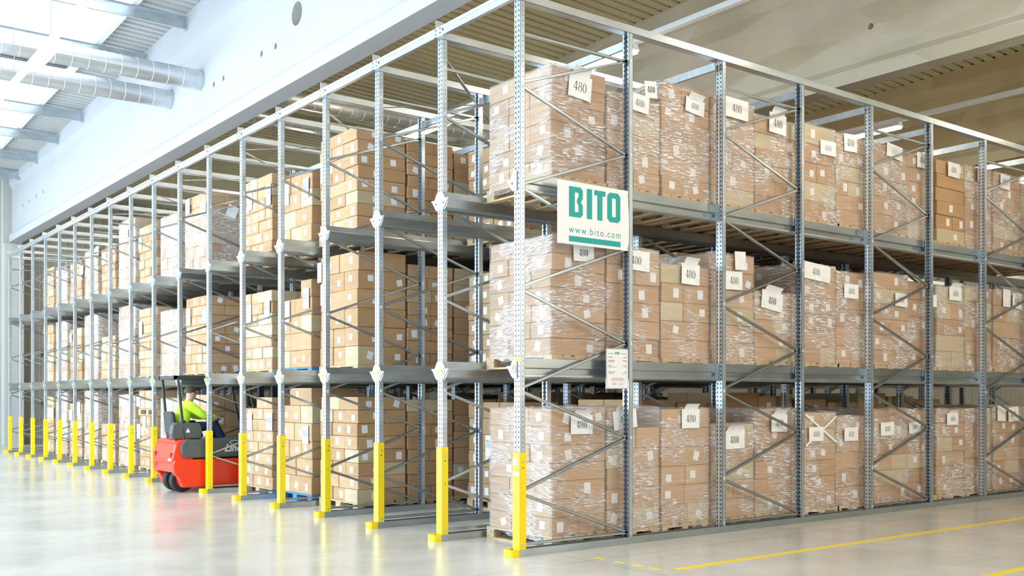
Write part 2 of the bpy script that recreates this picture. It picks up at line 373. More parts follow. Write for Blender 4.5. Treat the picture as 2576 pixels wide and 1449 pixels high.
# hanging light trunking
TZ=7.29
def trunk(y,name,label,lamps,mt):
    root=empty(name,(0,y,TZ)); tag(root,label,'light','ceiling light trunkings')
    b=MB().use('white'); b.prism([(-.05,0),(.05,0),(.035,.09),(-.035,.09)],'x',-29.5,14.5); b.build('trunking',root)
    x=-28
    while x<14:
        b=MB().use('galvp'); b.tube((x,0,.08),(x,0,ceil_z(x,y)-TZ-.01),.006,6); b.box(x-.03,x+.03,-.03,.03,.085,.11); x+=2.72
        b.build('suspension_wire',root)
    for x in lamps:
        b=MB().use('white'); b.prism([(-.10,-.09),(.10,-.09),(.05,0),(-.05,0)],'x',x-.75,x+.75); h=b.build('lamp_housing',root)
        b=MB().use(mt); b.prism([(-.085,-.13),(.085,-.13),(.085,-.092),(-.085,-.092)],'x',x-.72,x+.72); b.build('tube_lamp',h)
LX=[-25.7,-20.3,-14.9,-9.5,-4.1,1.3,6.7]
trunk(-2.45,'light_trunking','white light trunking hung below the skylight, left of the white beam',[-25.7,-20.3,-14.9,-9.5],'lampc')
trunk(4.97,'light_trunking','white light trunking hung over the racks between white and stained beams',LX,'lamp')
trunk(12.5,'light_trunking','white light trunking hung between the stained and the tan beam',LX,'lamp')
trunk(20.0,'light_trunking','white light trunking furthest back behind the tan beam',LX,'lamp')
# smoke detector
root=MB().use('white'); root.tube((0,0,0),(0,0,.05),.07,16); root.tube((0,0,-.04),(0,0,0),.05,16); o=root.build('smoke_detector',None,(-27.0,-.9,ceil_z(-27,-.9)-.02)); 
root2=MB().use('white'); root2.box(-.01,.01,-.01,.01,.05,.4); root2.build('mounting_rod',o)
tag(o,'small round white detector under the front ceiling at far left','detector')
# floor tapes
def tape(x,y0,y1,label):
    b=MB().use('yellow'); b.box(x-.045,x+.045,y0,y1,0,.0015); o=b.build('floor_marking_line'); tag(o,label,'floor marking')
tape(1.55,.75,15,'long yellow line painted on floor parallel to side of the racks')
tape(3.55,-8,15,'yellow line on the floor in bottom right corner, further from racks')
b=MB().use('yellow')
for x in (.55,.85,1.1,1.33): b.box(x,x+.14,.57,.62,0,.0012)
o=b.build('floor_marking_line'); tag(o,'short worn yellow dashes on floor beside the corner post','floor marking')

# ------------------------------------------------------------ racking
NR=18; PA=1.45; W=1.6106; SP=1.5139; PP=W+SP
ZT=5.80; L1,L2=1.975,3.925
def post_mesh(flip):
    b=MB().use('post'); s=-1 if flip else 1; w=.0525; d=.061
    pts=[(-.022,s*d),(-w,s*d),(-w,0),(-.015,0),(-.011,s*.006),(.011,s*.006),(.015,0),(w,0),(w,s*d),(.022,s*d)]
    if flip: pts=pts[::-1]
    for i in range(len(pts)-1):
        p,q=pts[i],pts[i+1]
        b.add([(p[0],p[1],0),(q[0],q[1],0),(q[0],q[1],ZT),(p[0],p[1],ZT)],[(0,1,2,3)])
    b.use('galvp'); b.box(-.065,.065,*( (-.02,.09) if not flip else (-.09,.02)),.0,.006)
    o=b.build('post'); me=o.data; D.objects.remove(o)
    sm=None
    o=D.objects.new('tmp',me); COL.objects.link(o); md=o.modifiers.new('s','SOLIDIFY'); md.thickness=.003; md.offset=-1
    dg=bpy.context.evaluated_depsgraph_get(); dg.update(); nm=D.meshes.new_from_object(o.evaluated_get(dg)); D.objects.remove(o); nm.name='post'; return nm
POST=[post_mesh(False),post_mesh(True)]
def brace_mesh(dy,dz):
    b=MB().use('galvd'); L_=math.hypot(dy,dz); ny,nz=-dz/L_,dy/L_; hw=.0155
    def q(y,z,x): return (x,y,z)
    for (x0,x1,o0,o1) in ((-.014,.014,-hw,-hw+.003),(-.014,-.011,-hw,hw),(.011,.014,-hw,hw),(-.014,-.006,hw-.003,hw),(.006,.014,hw-.003,hw)):
        V=[]
        for (t) in (0,1):
            for (o_) in (o0,o1):
                for x in (x0,x1): V.append((x,t*dy+ny*o_,t*dz+nz*o_))
        b.add(V,[(0,1,3,2),(4,6,7,5),(0,4,5,1),(2,3,7,6),(0,2,6,4),(1,5,7,3)])
    b.use('galvp')
    for t in (0,1): b.use('white').tube((.044,t*dy,t*dz),(.060,t*dy,t*dz),.0085,8)
    o=b.build('brace'); me=o.data; D.objects.remove(o); return me
BR={'h':brace_mesh(W-.06,0),'u':brace_mesh(W-.06,.53),'d':brace_mesh(W-.06,-.53)}
nodesB=[.115,1.175,2.25,3.31,4.38,5.45]; nodesF=[.66,1.73,2.79,3.85,4.91]
def bracket_mesh(left,right):
    b=MB().use('galvp')
    for sgn in ([-1] if left else [])+([1] if right else []):
        pts=[(.004,-.125),(.03,-.13),(.066,-.108),(.118,-.05),(.160,-.014),(.174,-.008),(.172,.003),(.118,.0),(.098,.012),(.078,.050),(.05,.082),(.03,.088),(.004,.080)]
        p=[(sgn*a,c) for a,c in pts]
        if sgn<0: p=p[::-1]
        b.prism(p,'y',-.007,-.002)
        b.use('hole'); 
        ring=[(sgn*(.078+.011*math.cos(t*math.pi/5)),-.045+.014*math.sin(t*math.pi/5)) for t in range(10)]
        if sgn<0: ring=ring[::-1]
        b.prism(ring,'y',-.0085,-.007); b.use('galvp')
        b.prism([(sgn*.055,-.125),(sgn*.168,-.006),(sgn*.168,-.002),(sgn*.055,-.118)] if sgn>0 else [(sgn*.055,-.118),(sgn*.168,-.002),(sgn*.168,-.006),(sgn*.055,-.125)],'y',-.005,.045)
    o=b.build('rail_bracket'); me=o.data; D.objects.remove(o); return me
BK={(l,r):bracket_mesh(l,r) for l in (0,1) for r in (0,1) if l or r}
def sticker_mesh(kind):
    b=MB()
    if kind=='tag': b.use('yellow').box(-.075,.028,-.0105,-.0085,-.02,.022); b.use('ink').box(-.022,-.018,-.011,-.0104,-.006,.008)
    else:
        b.use('paper'); b.tube((0,-.0095,0),(0,-.0085,0),.046,24)
        b.use('redink'); n=24
        V=[];F=[]
        for i in range(n):
            t=2*math.pi*i/n
            for r in (.045,.040): V.append((math.cos(t)*r,-.0102,math.sin(t)*r))
        for i in range(n): j=(i+1)%n; F.append((2*i,2*j,2*j+1,2*i+1))
        b.add(V,F); b.add([(-.03,-.0102,.032),(-.033,-.0102,.029),(.03,-.0102,-.032),(.033,-.0102,-.029)],[(0,1,2,3)])
        b.use('ink'); b.tube((0,-.0102,.022),(0,-.0098,.022),.007,10); b.add([(-.006,-.0101,.013),(.006,-.0101,.013),(.005,-.0101,-.008),(-.005,-.0101,-.008)],[(3,2,1,0)])
        for q in (((-.004,-.008),(-.013,-.03)),((.004,-.008),(.012,-.03)),((-.005,.012),(-.017,.024)),((.005,.012),(.016,0))):
            (a,c),(e,g)=q; b.add([(a-.002,-.0101,c),(a+.002,-.0101,c),(e+.002,-.0101,g),(e-.002,-.0101,g)],[(3,2,1,0)])
    o=b.build(kind); me=o.data; D.objects.remove(o); return me
TAGM=sticker_mesh('tag'); NOCL=sticker_mesh('noclimb')
NF=lambda i:5 if i<=5 else 4
rowname=lambda i:'corner post row' if i==0 else '%s post row from the corner'%ORD[i]
for i in range(NR):
    x=-PA*i
    for j in range(NF(i)):
        y=PP*j
        r=empty('upright_frame',(x,y,0))
        tag(r,'galvanised upright frame with lattice braces, %s, %s frame going back'%(rowname(i),ORD[j]),'rack frame','upright frames of the racking')
        inst(POST[0],'post',(0,0,0),r); inst(POST[1],'post',(0,W,0),r)
        inst(BR['h'],'brace',(0,.03,.12),r); inst(BR['h'],'brace',(0,.03,5.44),r)
        for k in range(5):
            inst(BR['d'],'brace',(0,.03,nodesF[k]-.01),r)
            inst(BR['u'],'brace',(0,.03,nodesF[k]+.01),r)
        lf,rt=(1 if i<NR-1 else 0),(1 if i>0 else 0)
        for lv,z in ((1,L1),(2,L2)):
            me=BK[(lf,rt)]
            o=inst(me,'rail_bracket',(0,0,z),r)
            o=inst(me,'rail_bracket',(0,W+.012,z),r)
            if j==0 and lv==1:
                s=inst(TAGM,'number_tag',(.0 if i else .045,-.002,z-.03 if i else z+.065),r); s['label']='small yellow number tag'
                if i<6:
                    s=inst(NOCL,'warning_sticker',(.055 if i else -.055,-.002,z-.03),r); s['label']='round white no climbing sticker'
# pallet rails
def rail_mesh(sgn,Ln):
    b=MB().use('galvd')
    pr=[(.056,.085),(.078,.004),(.172,.0),(.174,-.012),(.11,-.100),(.075,-.128),(.050,-.108),(.054,-.085),(.092,-.078),(.092,-.022),(.056,-.012)]
    p=[(sgn*a,c) for a,c in pr]
    if sgn<0: p=p[::-1]
    b.prism(p,'y',0,Ln); o=b.build('pallet_rail'); me=o.data; D.objects.remove(o); return me
RL=PP*5; RLs=PP*4
RM={(s,l):rail_mesh(s,l) for s in (-1,1) for l in (RL,RLs)}
for i in range(NR):
    for s in (-1,1):
        if (i==0 and s==1) or (i==NR-1 and s==-1): continue
        for lv,z in ((1,L1),(2,L2)):
            o=inst(RM[(s,RL if i<=5 else RLs)],'pallet_rail',(-PA*i,0.004,z))
            tag(o,'galvanised pallet rail at %s level, %s side of the %s'%('middle' if lv==1 else 'top','right' if s>0 else 'left',rowname(i)),'rail','pallet support rails')
# base guide rails and yellow protectors, top ties
def base_mesh(Ln):
    b=MB().use('galvd'); 
    b.box(-.068,-.062,-.03,Ln,0,.078); b.box(.062,.068,-.03,Ln,0,.078); b.box(-.062,.062,-.03,Ln,0,.004)
    b.use('galvp'); b.box(-.072,-.058,-.03,Ln,.0745,.078); b.box(.058,.072,-.03,Ln,.0745,.078)
    o=b.build('x'); me=o.data; D.objects.remove(o); return me
BM={l:base_mesh(l) for l in (RL,RLs)}
def guard():
    b=MB().use('yellow'); zt=1.078
    for p in ([(-.060,-.014),(.060,-.014),(.060,-.010),(-.060,-.010)],[(-.060,-.014),(-.056,-.014),(-.056,.070),(-.060,.070)],[(.056,-.014),(.060,-.014),(.060,.070),(.056,.070)]):
        b.prism(p,'z',.02,zt)
    o=b.build('g'); me=o.data; D.objects.remove(o)
    b=MB().use('yellow'); out=[];inn=[]
    for cx_,a0_ in ((.044,0),(-.044,math.pi/2)):
        for k in range(6):
            t=a0_+math.pi/2*k/5; out.append((cx_+math.cos(t)*.030,-.105-math.sin(t)*.030)); inn.append((cx_+math.cos(t)*.022,-.105-math.sin(t)*.022))
    out=[(.074,-.03)]+out+[(-.074,-.03)]; inn=[(.066,-.03)]+inn+[(-.066,-.03)]; n=len(out)
    for k in range(n-1): b.prism([out[k],out[k+1],inn[k+1],inn[k]][::-1],'z',0,.082)
    o=b.build('f'); mf=o.data; D.objects.remove(o)
    b=MB().use('galvp')
    for z in (.12,.98): b.tube((.058,.03,z),(.068,.03,z),.012,10)
    b.use('hole')
    for z in (.07,.92): b.tube((.058,.03,z),(.062,.03,z),.008,10)
    o=b.build('bolt'); mb=o.data; D.objects.remove(o); return me,mf,mb
G1,G2,G3=guard()
for i in range(NR):
    x=-PA*i
    o=inst(BM[RL if i<=5 else RLs],'floor_guide_rail',(x,0,0)); tag(o,'grey steel guide rail on the floor under the %s'%rowname(i),'rail','floor guide rails')
    r=inst(G1,'post_protector',(x,0,0)); tag(r,'yellow post protector around the foot of the %s'%rowname(i),'post guard','yellow post protectors')
    inst(G2,'foot',(0,0,0),r); inst(G3,'bolts',(0,0,0),r)['label']='galvanised bolts'
    if i==0:
        b=MB().use('label'); b.box(-.052,.010,-.0165,-.0142,.945,1.02); b.build('sticker',r)['label']='white printed sticker'
        b=MB().use('label'); b.box(-.055,.056,-.0165,-.0142,.84,.878); b.build('sticker',r)['label']='white printed sticker'
def tie_prof(c=0): return [(-.035,.01),(-.035,.0),(-.03,-.0),(-.03,-.035),(-.022,-.045),(-.022,-.055),(-.03,-.065),(-.03,-.1),(-.035,-.1),(-.035,-.11)]
for i in range(NR):
    Ln=RL if i<=5 else RLs; b=MB().use('galvp')
    b.sheet([(.055,0),(.058,0),(.058,.085),(.02,.085)],'y',.0,Ln,.003); b.box(-.05,.058,0,Ln,0,.003)
    o=b.build('top_tie_beam',None,(-PA*i,0,ZT-.045)); tag(o,'galvanised top tie beam running back over the %s'%rowname(i),'beam','top tie beams running back')
b=MB().use('galvp')
b.sheet([(.0,.0),(-.045,.0),(-.045,.04),(-.035,.05),(-.035,.065),(-.045,.075),(-.045,.105),(.0,.105)],'x',.02,PA-.0,.003)
b.use('galvp'); b.box(.0,.16,-.05,-.046,.01,.10)
b.box(.02,.026,-.046,.06,-.0,.2)
b.use('hole')
for (dx,dz) in ((.03,.03),(.03,.08),(.12,.03),(.12,.08)): b.tube((dx,-.054,dz),(dx,-.05,dz),.008,8)
o=b.build('x'); FBM=o.data; D.objects.remove(o)
for i in range(1,NR):
    o=inst(FBM,'top_cross_beam',(-PA*i-.04,-.005,ZT-.02)); tag(o,'galvanised front top beam spanning the %s lane from the corner post'%ORD[i-1],'beam','front top cross beams')
for j in range(9):
    y=PP*(j//2+ (0 if j%2==0 else 0))+ (W if j%2 else 0)
    if j==0: continue
    yy=y+(.07 if j%2 else -.05)
    b=MB().use('galvp'); xe=0 if j>7 else 0
    b.sheet([(.0,.0),(-.03,.0),(-.03,.09),(.0,.09)],'x',-PA*17,0,.003)
    o=b.build('rear_cross_beam',None,(0,yy,ZT-.16)); tag(o,'galvanised cross beam high across all lanes, %s behind the front beam'%ORD[j-1],'beam','rear top cross beams')
for i in (1,3,5,8,11,14):
    r=empty('plan_bracing',(-PA*i,0,ZT-.19)); tag(r,'thin flat steel crossed ties under the roof of the %s lane'%ORD[i-1],'brace','flat crossed ties')
    for k,(p,q) in enumerate((((0,0,0),(-PA*2 if i<14 else -PA*2,W+SP,0)),((-PA*2,0,.006),(0,W+SP,.006)))):
        b=MB().use('galvd'); a=Vector(p);c=Vector(q);d=(c-a).normalized();n=Vector((-d.y,d.x,0))*.022
        b.add([a-n,a+n,c+n,c-n,*(v+Vector((0,0,.003)) for v in (a-n,a+n,c+n,c-n))],[(3,2,1,0),(4,5,6,7),(0,1,5,4),(1,2,6,5),(2,3,7,6),(3,0,4,7)]); b.build('flat_tie',r)
# ------------------------------------------------------------ loads
PH=.14
def pallet_parts(wood,w=1.2,d=.8):
    out=[]
    b=MB().use(wood)
    for k in range(5):
        y=(.0,.17,.335,.50,.655)[k]; b.box(0,w,y,y+(.145 if k%2==0 else .10),.118,PH)
    for x in (0,.527,1.055): b.box(x,x+.145,0,d,.096,.118)
    out.append(('top_deck',b))
    for x in (0,.527,1.055):
        for y in (0,.35,.70):
            c=MB().use(wood); c.box(x,x+.145,y,y+.1,.022,.096); out.append(('block',c))
    for y in (0,.35,.70):
        c=MB().use(wood); c.box(0,w,y,y+.1,0,.022); out.append(('bottom_board',c))
    res=[]
    for n,c in out:
        o=c.build(n); res.append((n,o.data)); D.objects.remove(o)
    al=MB().use(wood)
    for n,c in out: al.add(c.v,c.f)
    o=al.build('wooden_pallet'); me=o.data; D.objects.remove(o); return res,me
PAL={'wood':pallet_parts('wood'),'woodblue':pallet_parts('woodblue')}
LVN=['ground level','middle level','top level']
def put_pallet(x,y,z,wood,full,label):
    parts,one=PAL[wood]
    if full:
        r=empty('wooden_pallet',(x,y,z))
        for n,me in parts: inst(me,n,(0,0,0),r)
    else: r=inst(one,'wooden_pallet',(x,y,z))
    tag(r,label,'pallet','wooden pallets under the loads'); return r
BOX=[]   # every carton: dict
def load(lane,pos,lv,y0,dep,rows,zt,wrapped=False,cols=3,zb=None,xr=None,wid=1.15,seed=0,singles=.5,partial=None,wood='wood',phrase='',olive=.16,film_frac=(0,1),half=False,film_h=1.0):
    rnd=random.Random(lane*1000+pos*37+lv*7+seed)
    base=[0,L1,L2][lv]
    if xr is None: xr=-PA*lane-.15+rnd.uniform(-.008,.008)
    if zb is None:
        zb=base+PH
        if not(lane>2 and pos>3): put_pallet(-PA*lane-1.325,y0-.01,base,wood,lane in(0,3,4,5) and pos<8,'%swooden pallet under the %s, %s'%('blue ' if wood=='woodblue' else '',phrase,LVN[lv]))
    xl=xr-wid; hs=(zt-zb)/rows
    full0=rnd.uniform(0,.35)
    for r in range(rows):
        z0=zb+r*hs; h=hs-.004
        cs=cols if r%2==0 or rnd.random()<.6 else max(2,cols-1)
        ws=[rnd.uniform(.9,1.1) for _ in range(cs)]; s=sum(ws); e=[xl]
        for w in ws: e.append(e[-1]+w/s*(wid+rnd.uniform(-.01,.012)))
        tone0=rnd.random()*.45+full0
        for c in range(cs):
            if partial and r==rows-1 and not (partial[0]<=c<partial[1]): continue
            j=rnd.uniform(-.012,.012)
            deep=1 if (c==cs-1 and rnd.random()<singles) else 2
            ys=[y0,y0+dep] if deep==1 else [y0,y0+dep*rnd.uniform(.42,.58),y0+dep]
            for q in range(deep):
                tone=min(.8,tone0+rnd.uniform(-.12,.12)) if rnd.random()>olive else rnd.uniform(.87,1)
                jr=rnd.uniform(-.006,.006)
                bb=(e[c]+.0025,e[c+1]-.0025 + (jr if c==cs-1 else 0),ys[q]+(j if q==0 else 0)+.002,ys[q+1]-.003,z0,z0+h)
                BOX.append(dict(b=bb,t=max(0,tone),front=(q==0),side=(c==cs-1),top=(r==rows-1),lane=lane,pos=pos,lv=lv,r=r,c=c,q=q,cs=cs,deep=deep,rows=rows,ph=phrase,w=wrapped,rs=rnd.random()))
    if wrapped: film((xl,xr,y0,y0+dep),zb-.06,zb+(zt-zb)*film_h,rnd,phrase,lv,lane)
def film(bb,z0,z1,rnd,phrase,lv,lane):
    x0,x1,y0,y1=bb; off=.018; cx,cy=(x0+x1)/2,(y0+y1)/2
    path=[]; rc=.03
    def seg(a,b,n):
        for k in range(n): t=k/n; path.append((a[0]+(b[0]-a[0])*t,a[1]+(b[1]-a[1])*t))
    X0,X1,Y0,Y1=x0-off,x1+off,y0-off,y1+off
    near= lane==0 and (y0<6)
    n1,n2=(26,20) if near else (10,8)
    seg((X0+rc,Y0),(X1-rc,Y0),n1); seg((X1-rc,Y0),(X1,Y0+rc),2); seg((X1,Y0+rc),(X1,Y1-rc),n2); seg((X1,Y1-rc),(X1-rc,Y1),2)
    seg((X1-rc,Y1),(X0+rc,Y1),8); seg((X0+rc,Y1),(X0,Y1-rc),2); seg((X0,Y1-rc),(X0,Y0+rc),6); seg((X0,Y0+rc),(X0+rc,Y0),2)
    n=len(path); nz=30 if near else 12; V=[];F=[]; sd=rnd.uniform(0,99)
    for k in range(nz+3):
        for i,(x,y) in enumerate(path):
            d=Vector((x-cx,y-cy)); 
            t=min(k,nz)/nz
            zr=z0+(z1+.006-z0)*t
            if k==0: zr+= mnoise.noise(Vector((x*3+sd,y*3,0)))*.07
            if k==1: zr+= mnoise.noise(Vector((x*3+sd,y*3,0)))*.03
            w=mnoise.noise(Vector((x*5+sd,y*5,zr*9)))*.007
            s=1.0
            px_,py_=x,y
            if k==0: w+=.012
            if k==1: w+=.006
            px_+= w*(1 if x>cx else -1)*(1 if abs(x-cx)/(x1-x0)>abs(y-cy)/(y1-y0) else 0); py_+= w*(1 if y>cy else -1)*(0 if abs(x-cx)/(x1-x0)>abs(y-cy)/(y1-y0) else 1)
            if k>nz:
                inn=(k-nz)*.05*(1+.6*mnoise.noise(Vector((x*4,y*4,sd))))
                px_-= inn*(1 if x>cx else -1)*min(1,abs(x-cx)/.3); py_-= inn*(1 if y>cy else -1)*min(1,abs(y-cy)/.25)
                zr=z1+.012+abs(mnoise.noise(Vector((x*9,y*9,sd+k))))*.03
            V.append((px_,py_,zr))
    for k in range(nz+2):
        for i in range(n): F.append((k*n+i,k*n+(i+1)%n,(k+1)*n+(i+1)%n,(k+1)*n+i))
    b=MB().use('film'); b.add([(x-cx,y-cy,z-z0) for x,y,z in V],F)
    o=b.build('stretch_wrap',None,(cx,cy,z0),smooth=True)
    tag(o,'clear stretch film wrapped around the %s, %s'%(phrase,LVN[lv]),'stretch wrap','stretch film around loads')
# lane 0 (beside the right-hand aisle)
YS=[.58,1.40,2.27,3.15,3.98,4.97,5.73,6.62,7.49,8.31,9.15,10.03,10.95,11.85]
YE=[1.37,2.24,3.11,3.96,4.80,5.70,6.38,7.50,8.14,9.12,9.95,10.9,11.8,12.7]
Z0=[[1.528,1.531,1.511,1.314,1.498,1.443,1.381,1.479,1.461,1.467,1.461,1.507,1.48,1.45],
    [3.411,3.379,3.24,3.448,3.02,3.458,3.41,3.465,3.381,3.378,3.414,3.431,3.4,3.4],
    [5.269,5.119,5.406,5.375,5.28,5.349,5.323,5.335,5.322,5.339,5.366,5.375,5.3,5.3]]
ROWS=[[7,6,6,5,6,6,5,6,6,6,5,6,6,5],[7,6,5,6,5,6,5,6,5,5,6,5,5,6],[6,5,6,6,6,5,6,5,6,6,5,6,6,5]]
for lv in range(3):
    for k in range(14):
        part=(0,2) if (k==1 and lv==0) else None
        load(0,k,lv,YS[k],YE[k]-YS[k],ROWS[lv][k],Z0[lv][k],wrapped=not(lv==2 and k in(9,)),xr=-.15,wid=1.12 if k==0 else 1.15,singles=.75 if k==0 else .35,
             partial=part,phrase='%s load back along the aisle side'%ORD[k],olive=.0 if k==0 else .14)
# lanes 1 and 2 : stock stands deeper
for lv in range(3):
    for k in range(3,12):
        load(1,k,lv,YS[k]+.1,.8,6 if (k+lv)%2 else 5,[0,L1,L2][lv]+PH+(1.43 if lv<2 else 1.25)+.05*((k*7+lv*3)%4),phrase='%s place back in the second lane'%ORD[k],cols=3)
    for k in range(2,8):
        load(2,k,lv,YS[k]+.05,.8,6,[0,L1,L2][lv]+PH+(1.25 if k>2 or lv else 1.36)+.04*((k*5+lv)%4),phrase='%s place back in the third lane'%ORD[k],cols=4)
T={3:[(8,1.657,0,3),(6,3.75,0,3),(8,5.521,0,3)],
   4:[(6,1.798,0,3),(5,3.478,0,3),(4,5.157,0,3)],
   5:[(8,1.651,0,3),(7,3.429,0,4),(7,5.363,0,4)],
   7:[(5,1.70,0,3),(8,3.575,0,4),(6,5.537,1,3)],
   8:[(6,1.619,1,3),(6,3.421,1,3),(6,5.357,1,3)],
   9:[(5,1.25,0,3),(8,3.567,0,3),(7,5.349,0,3)],
   10:[(6,1.70,1,3),(6,3.71,1,3),(6,5.647,1,3)],
   11:[(3,1.02,0,3),(5,3.10,0,3),(6,5.20,0,3)],
   12:[(6,1.80,1,3),(6,3.70,1,3),(6,5.30,1,3)],
   13:[(6,1.487,0,3),(6,3.438,0,3),(6,5.176,0,3)],
   14:[(6,1.80,1,3),(6,3.70,1,3),(6,5.195,1,3)],
   15:[(6,1.671,0,3),(6,3.70,0,3),(6,5.30,0,3)],
   16:[(5,1.60,0,3),(5,3.20,0,3),(6,5.20,0,3)]}
for k,lvs in T.items():
    for lv,(rows,zt,wr,cols) in enumerate(lvs):
        nm='front load in the %s lane'%ORD[k]
        y0=.6 if k<16 else 1.0+.2*(2-lv)
        part=None
        if k==4 and lv==0: part=(1,3)
        if k==4 and lv==1: part=(2,3)
        if k==5 and lv==0: part=(1,3)
        wd='woodblue' if k==4 and lv<2 else 'wood'
        load(k,0,lv,y0,.8,rows,zt,wrapped=bool(wr),cols=cols,phrase=nm,partial=part,wood=wd,singles=.0 if k==3 else .3,film_h=.78 if (k==7) else 1.0,olive=.13)
        for p_ in (1,2,3):
            if k>3 and p_==3: continue
            if p_>1 and k>10: continue
            zz=[0,L1,L2][lv]+PH+1.28+.05*((k*3+p_*5+lv)%5)
            if k==3 and lv==2: zz=5.46 if p_==1 else 5.38
            if k==3 and lv==1: zz=3.62
            if k==3 and lv==0: zz=1.62+.0*p_
            load(k,p_,lv,.6+.835*p_,.8,8 if k==3 and p_==1 else 6,zz,phrase='%s load back in the %s lane'%(ORD[p_],ORD[k]),cols=3,singles=.15,olive=.2)
for k in range(3,9):
    for lv in range(3):
        for p_ in range(4,11):
            if k>5 and p_>7: continue
            load(k,p_,lv,.6+.835*p_,.8,5,[0,L1,L2][lv]+PH+(1.4 if lv<2 else 1.2)+.04*((k*3+p_*5+lv)%6),phrase='far back load',cols=3,singles=.6)
# second pallet riding on the lower load of lane 9
put_pallet(-PA*9-1.325,.59,1.255,'wood',False,'wooden pallet stacked on top of the front ground load in the tenth lane')
load(9,0,0,.6,.8,2,1.80,zb=1.40,phrase='upper load stacked in the tenth lane front',seed=5)
# ---- choose the cartons that show largest
def area(B):
    x0,x1,y0,y1,z0,z1=B['b']; a=0; k=B['lane']
    def poly(ps):
        q=[px(*p) for p in ps]; s=0
        for i in range(len(q)): j=(i+1)%len(q); s+=q[i][0]*q[j][1]-q[j][0]*q[i][1]
        if max(c[0] for c in q)<0 or min(c[0] for c in q)>2576: return 0
        return abs(s)/2
    fr=B['front'] and ((k==0 and B['pos']==0) or (k>2 and B['pos']==0) or (k==2 and B['pos']==2))
    sd=B['side'] and (k==0 or (k==3 and B['pos']<2) or (k==7 and B['pos']==0))
    if fr: a+=poly([(x0,y0,z0),(x1,y0,z0),(x1,y0,z1),(x0,y0,z1)])
    if sd: a+=poly([(x1,y0,z0),(x1,y1,z0),(x1,y1,z1),(x1,y0,z1)])
    B['fr'],B['sd']=fr,sd
    return a
for B in BOX: B['a']=area(B)
BOX.sort(key=lambda B:-B['a'])
def colour(t): return 'olive tan' if t>.85 else ('dark tan' if t<.33 else ('tan' if t<.6 else 'pale tan'))
def stick(b,B,local,rnd,axis):
    x0,x1,y0,y1,z0,z1=B['b']; ox,oy,oz=local
    s=.047 if axis=='x' else .045; hh=s*(.95 if rnd.random()<.6 else 1.2); a=rnd.choice([0,0,0,.06,-.08,.25,-.3])
    ca,sa=math.cos(a),math.sin(a)
    zc=(z0+z1)/2+rnd.uniform(-.25,.25)*max(0,(z1-z0)-2*hh-.03)
    if axis=='y':
        c=(x0+x1)/2+rnd.uniform(-.25,.25)*max(0,(x1-x0)-2*s-.05); P=lambda u,v,d:(c+u*ca-v*sa-ox,y0-d-oy,zc+u*sa+v*ca-oz)
    else:
        c=y0+(y1-y0)*rnd.choice([.3,.5,.66,.72]); P=lambda u,v,d:(x1+d-ox,c+u*ca-v*sa-oy,zc+u*sa+v*ca-oz)
    V=[P(-s,-hh,0),P(s,-hh,0),P(s,hh,0),P(-s,hh,0),P(-s,-hh,.0012),P(s,-hh,.0012),P(s,hh,.0012),P(-s,hh,.0012)]
    b.add(V,[(4,5,6,7),(0,1,5,4),(1,2,6,5),(2,3,7,6),(3,0,4,7)])
rest=MB()
NB=300; used={}
for idx,B in enumerate(BOX):
    rnd=random.Random(int(B['rs']*1e6)); x0,x1,y0,y1,z0,z1=B['b']
    if idx<NB:
        b=MB().use('card'); b.tone=B['t']; org=((x0+x1)/2,(y0+y1)/2,z0)
        b.cbox(x0-org[0],x1-org[0],y0-org[1],y1-org[1],0,z1-z0,.005)
        o=b.build('cardboard_box',None,org)
        posn=('left','middle','right')[min(2,int(B['c']*3/B['cs']))] if B['cs']!=2 else ('left','right')[B['c']]
        if B['cs']==4: posn=('far left','centre left','centre right','right')[B['c']]
        dn=('rear ' if B['q']==1 else 'front ')
        ph={0:'aisle-side load %s from corner'%ORD[B['pos']],2:'third lane load'}.get(B['lane'],'%s lane %sload'%(ORD[B['lane']],'' if B['pos']==0 else 'second '))
        if B['ph'].startswith('upper'): ph='tenth lane upper load'
        lab='%s carton, layer %d up, %s%s, %s, %s'%(colour(B['t']),B['r']+1,dn,posn,LVN[B['lv']],ph)
        tag(o,lab,'box','cardboard boxes stacked on the pallets'); used[lab]=used.get(lab,0)+1
        if B['fr'] and rnd.random()<(.85 if B['lane'] else .62):
            c=MB().use('label'); stick(c,B,org,rnd,'y'); c.build('label',o)
        if B['sd'] and rnd.random()<.62:
            c=MB().use('label'); stick(c,B,org,rnd,'x'); c.build('label',o)
    else:
        rest.use('card'); rest.tone=B['t']
        if B['a']>60: rest.cbox(x0,x1,y0,y1,z0,z1,.006)
        else: rest.box(x0,x1,y0,y1,z0,z1)
        if B['front'] and rnd.random()<.8 and B['lane']!=1: rest.use('label'); stick(rest,B,(0,0,0),rnd,'y')
        if B['side'] and rnd.random()<.6 and (B['lane'] in (0,1,3,7)): rest.use('label'); stick(rest,B,(0,0,0),rnd,'x')
print('dup labels',[k for k,v in used.items() if v>1][:5],len(BOX),'smallest individual',BOX[NB-1]['a'])
o=rest.build('cardboard_boxes'); tag(o,'remaining cartons stacked in further and deeper lanes of the racks','boxes','cardboard boxes stacked on the pallets','stuff')
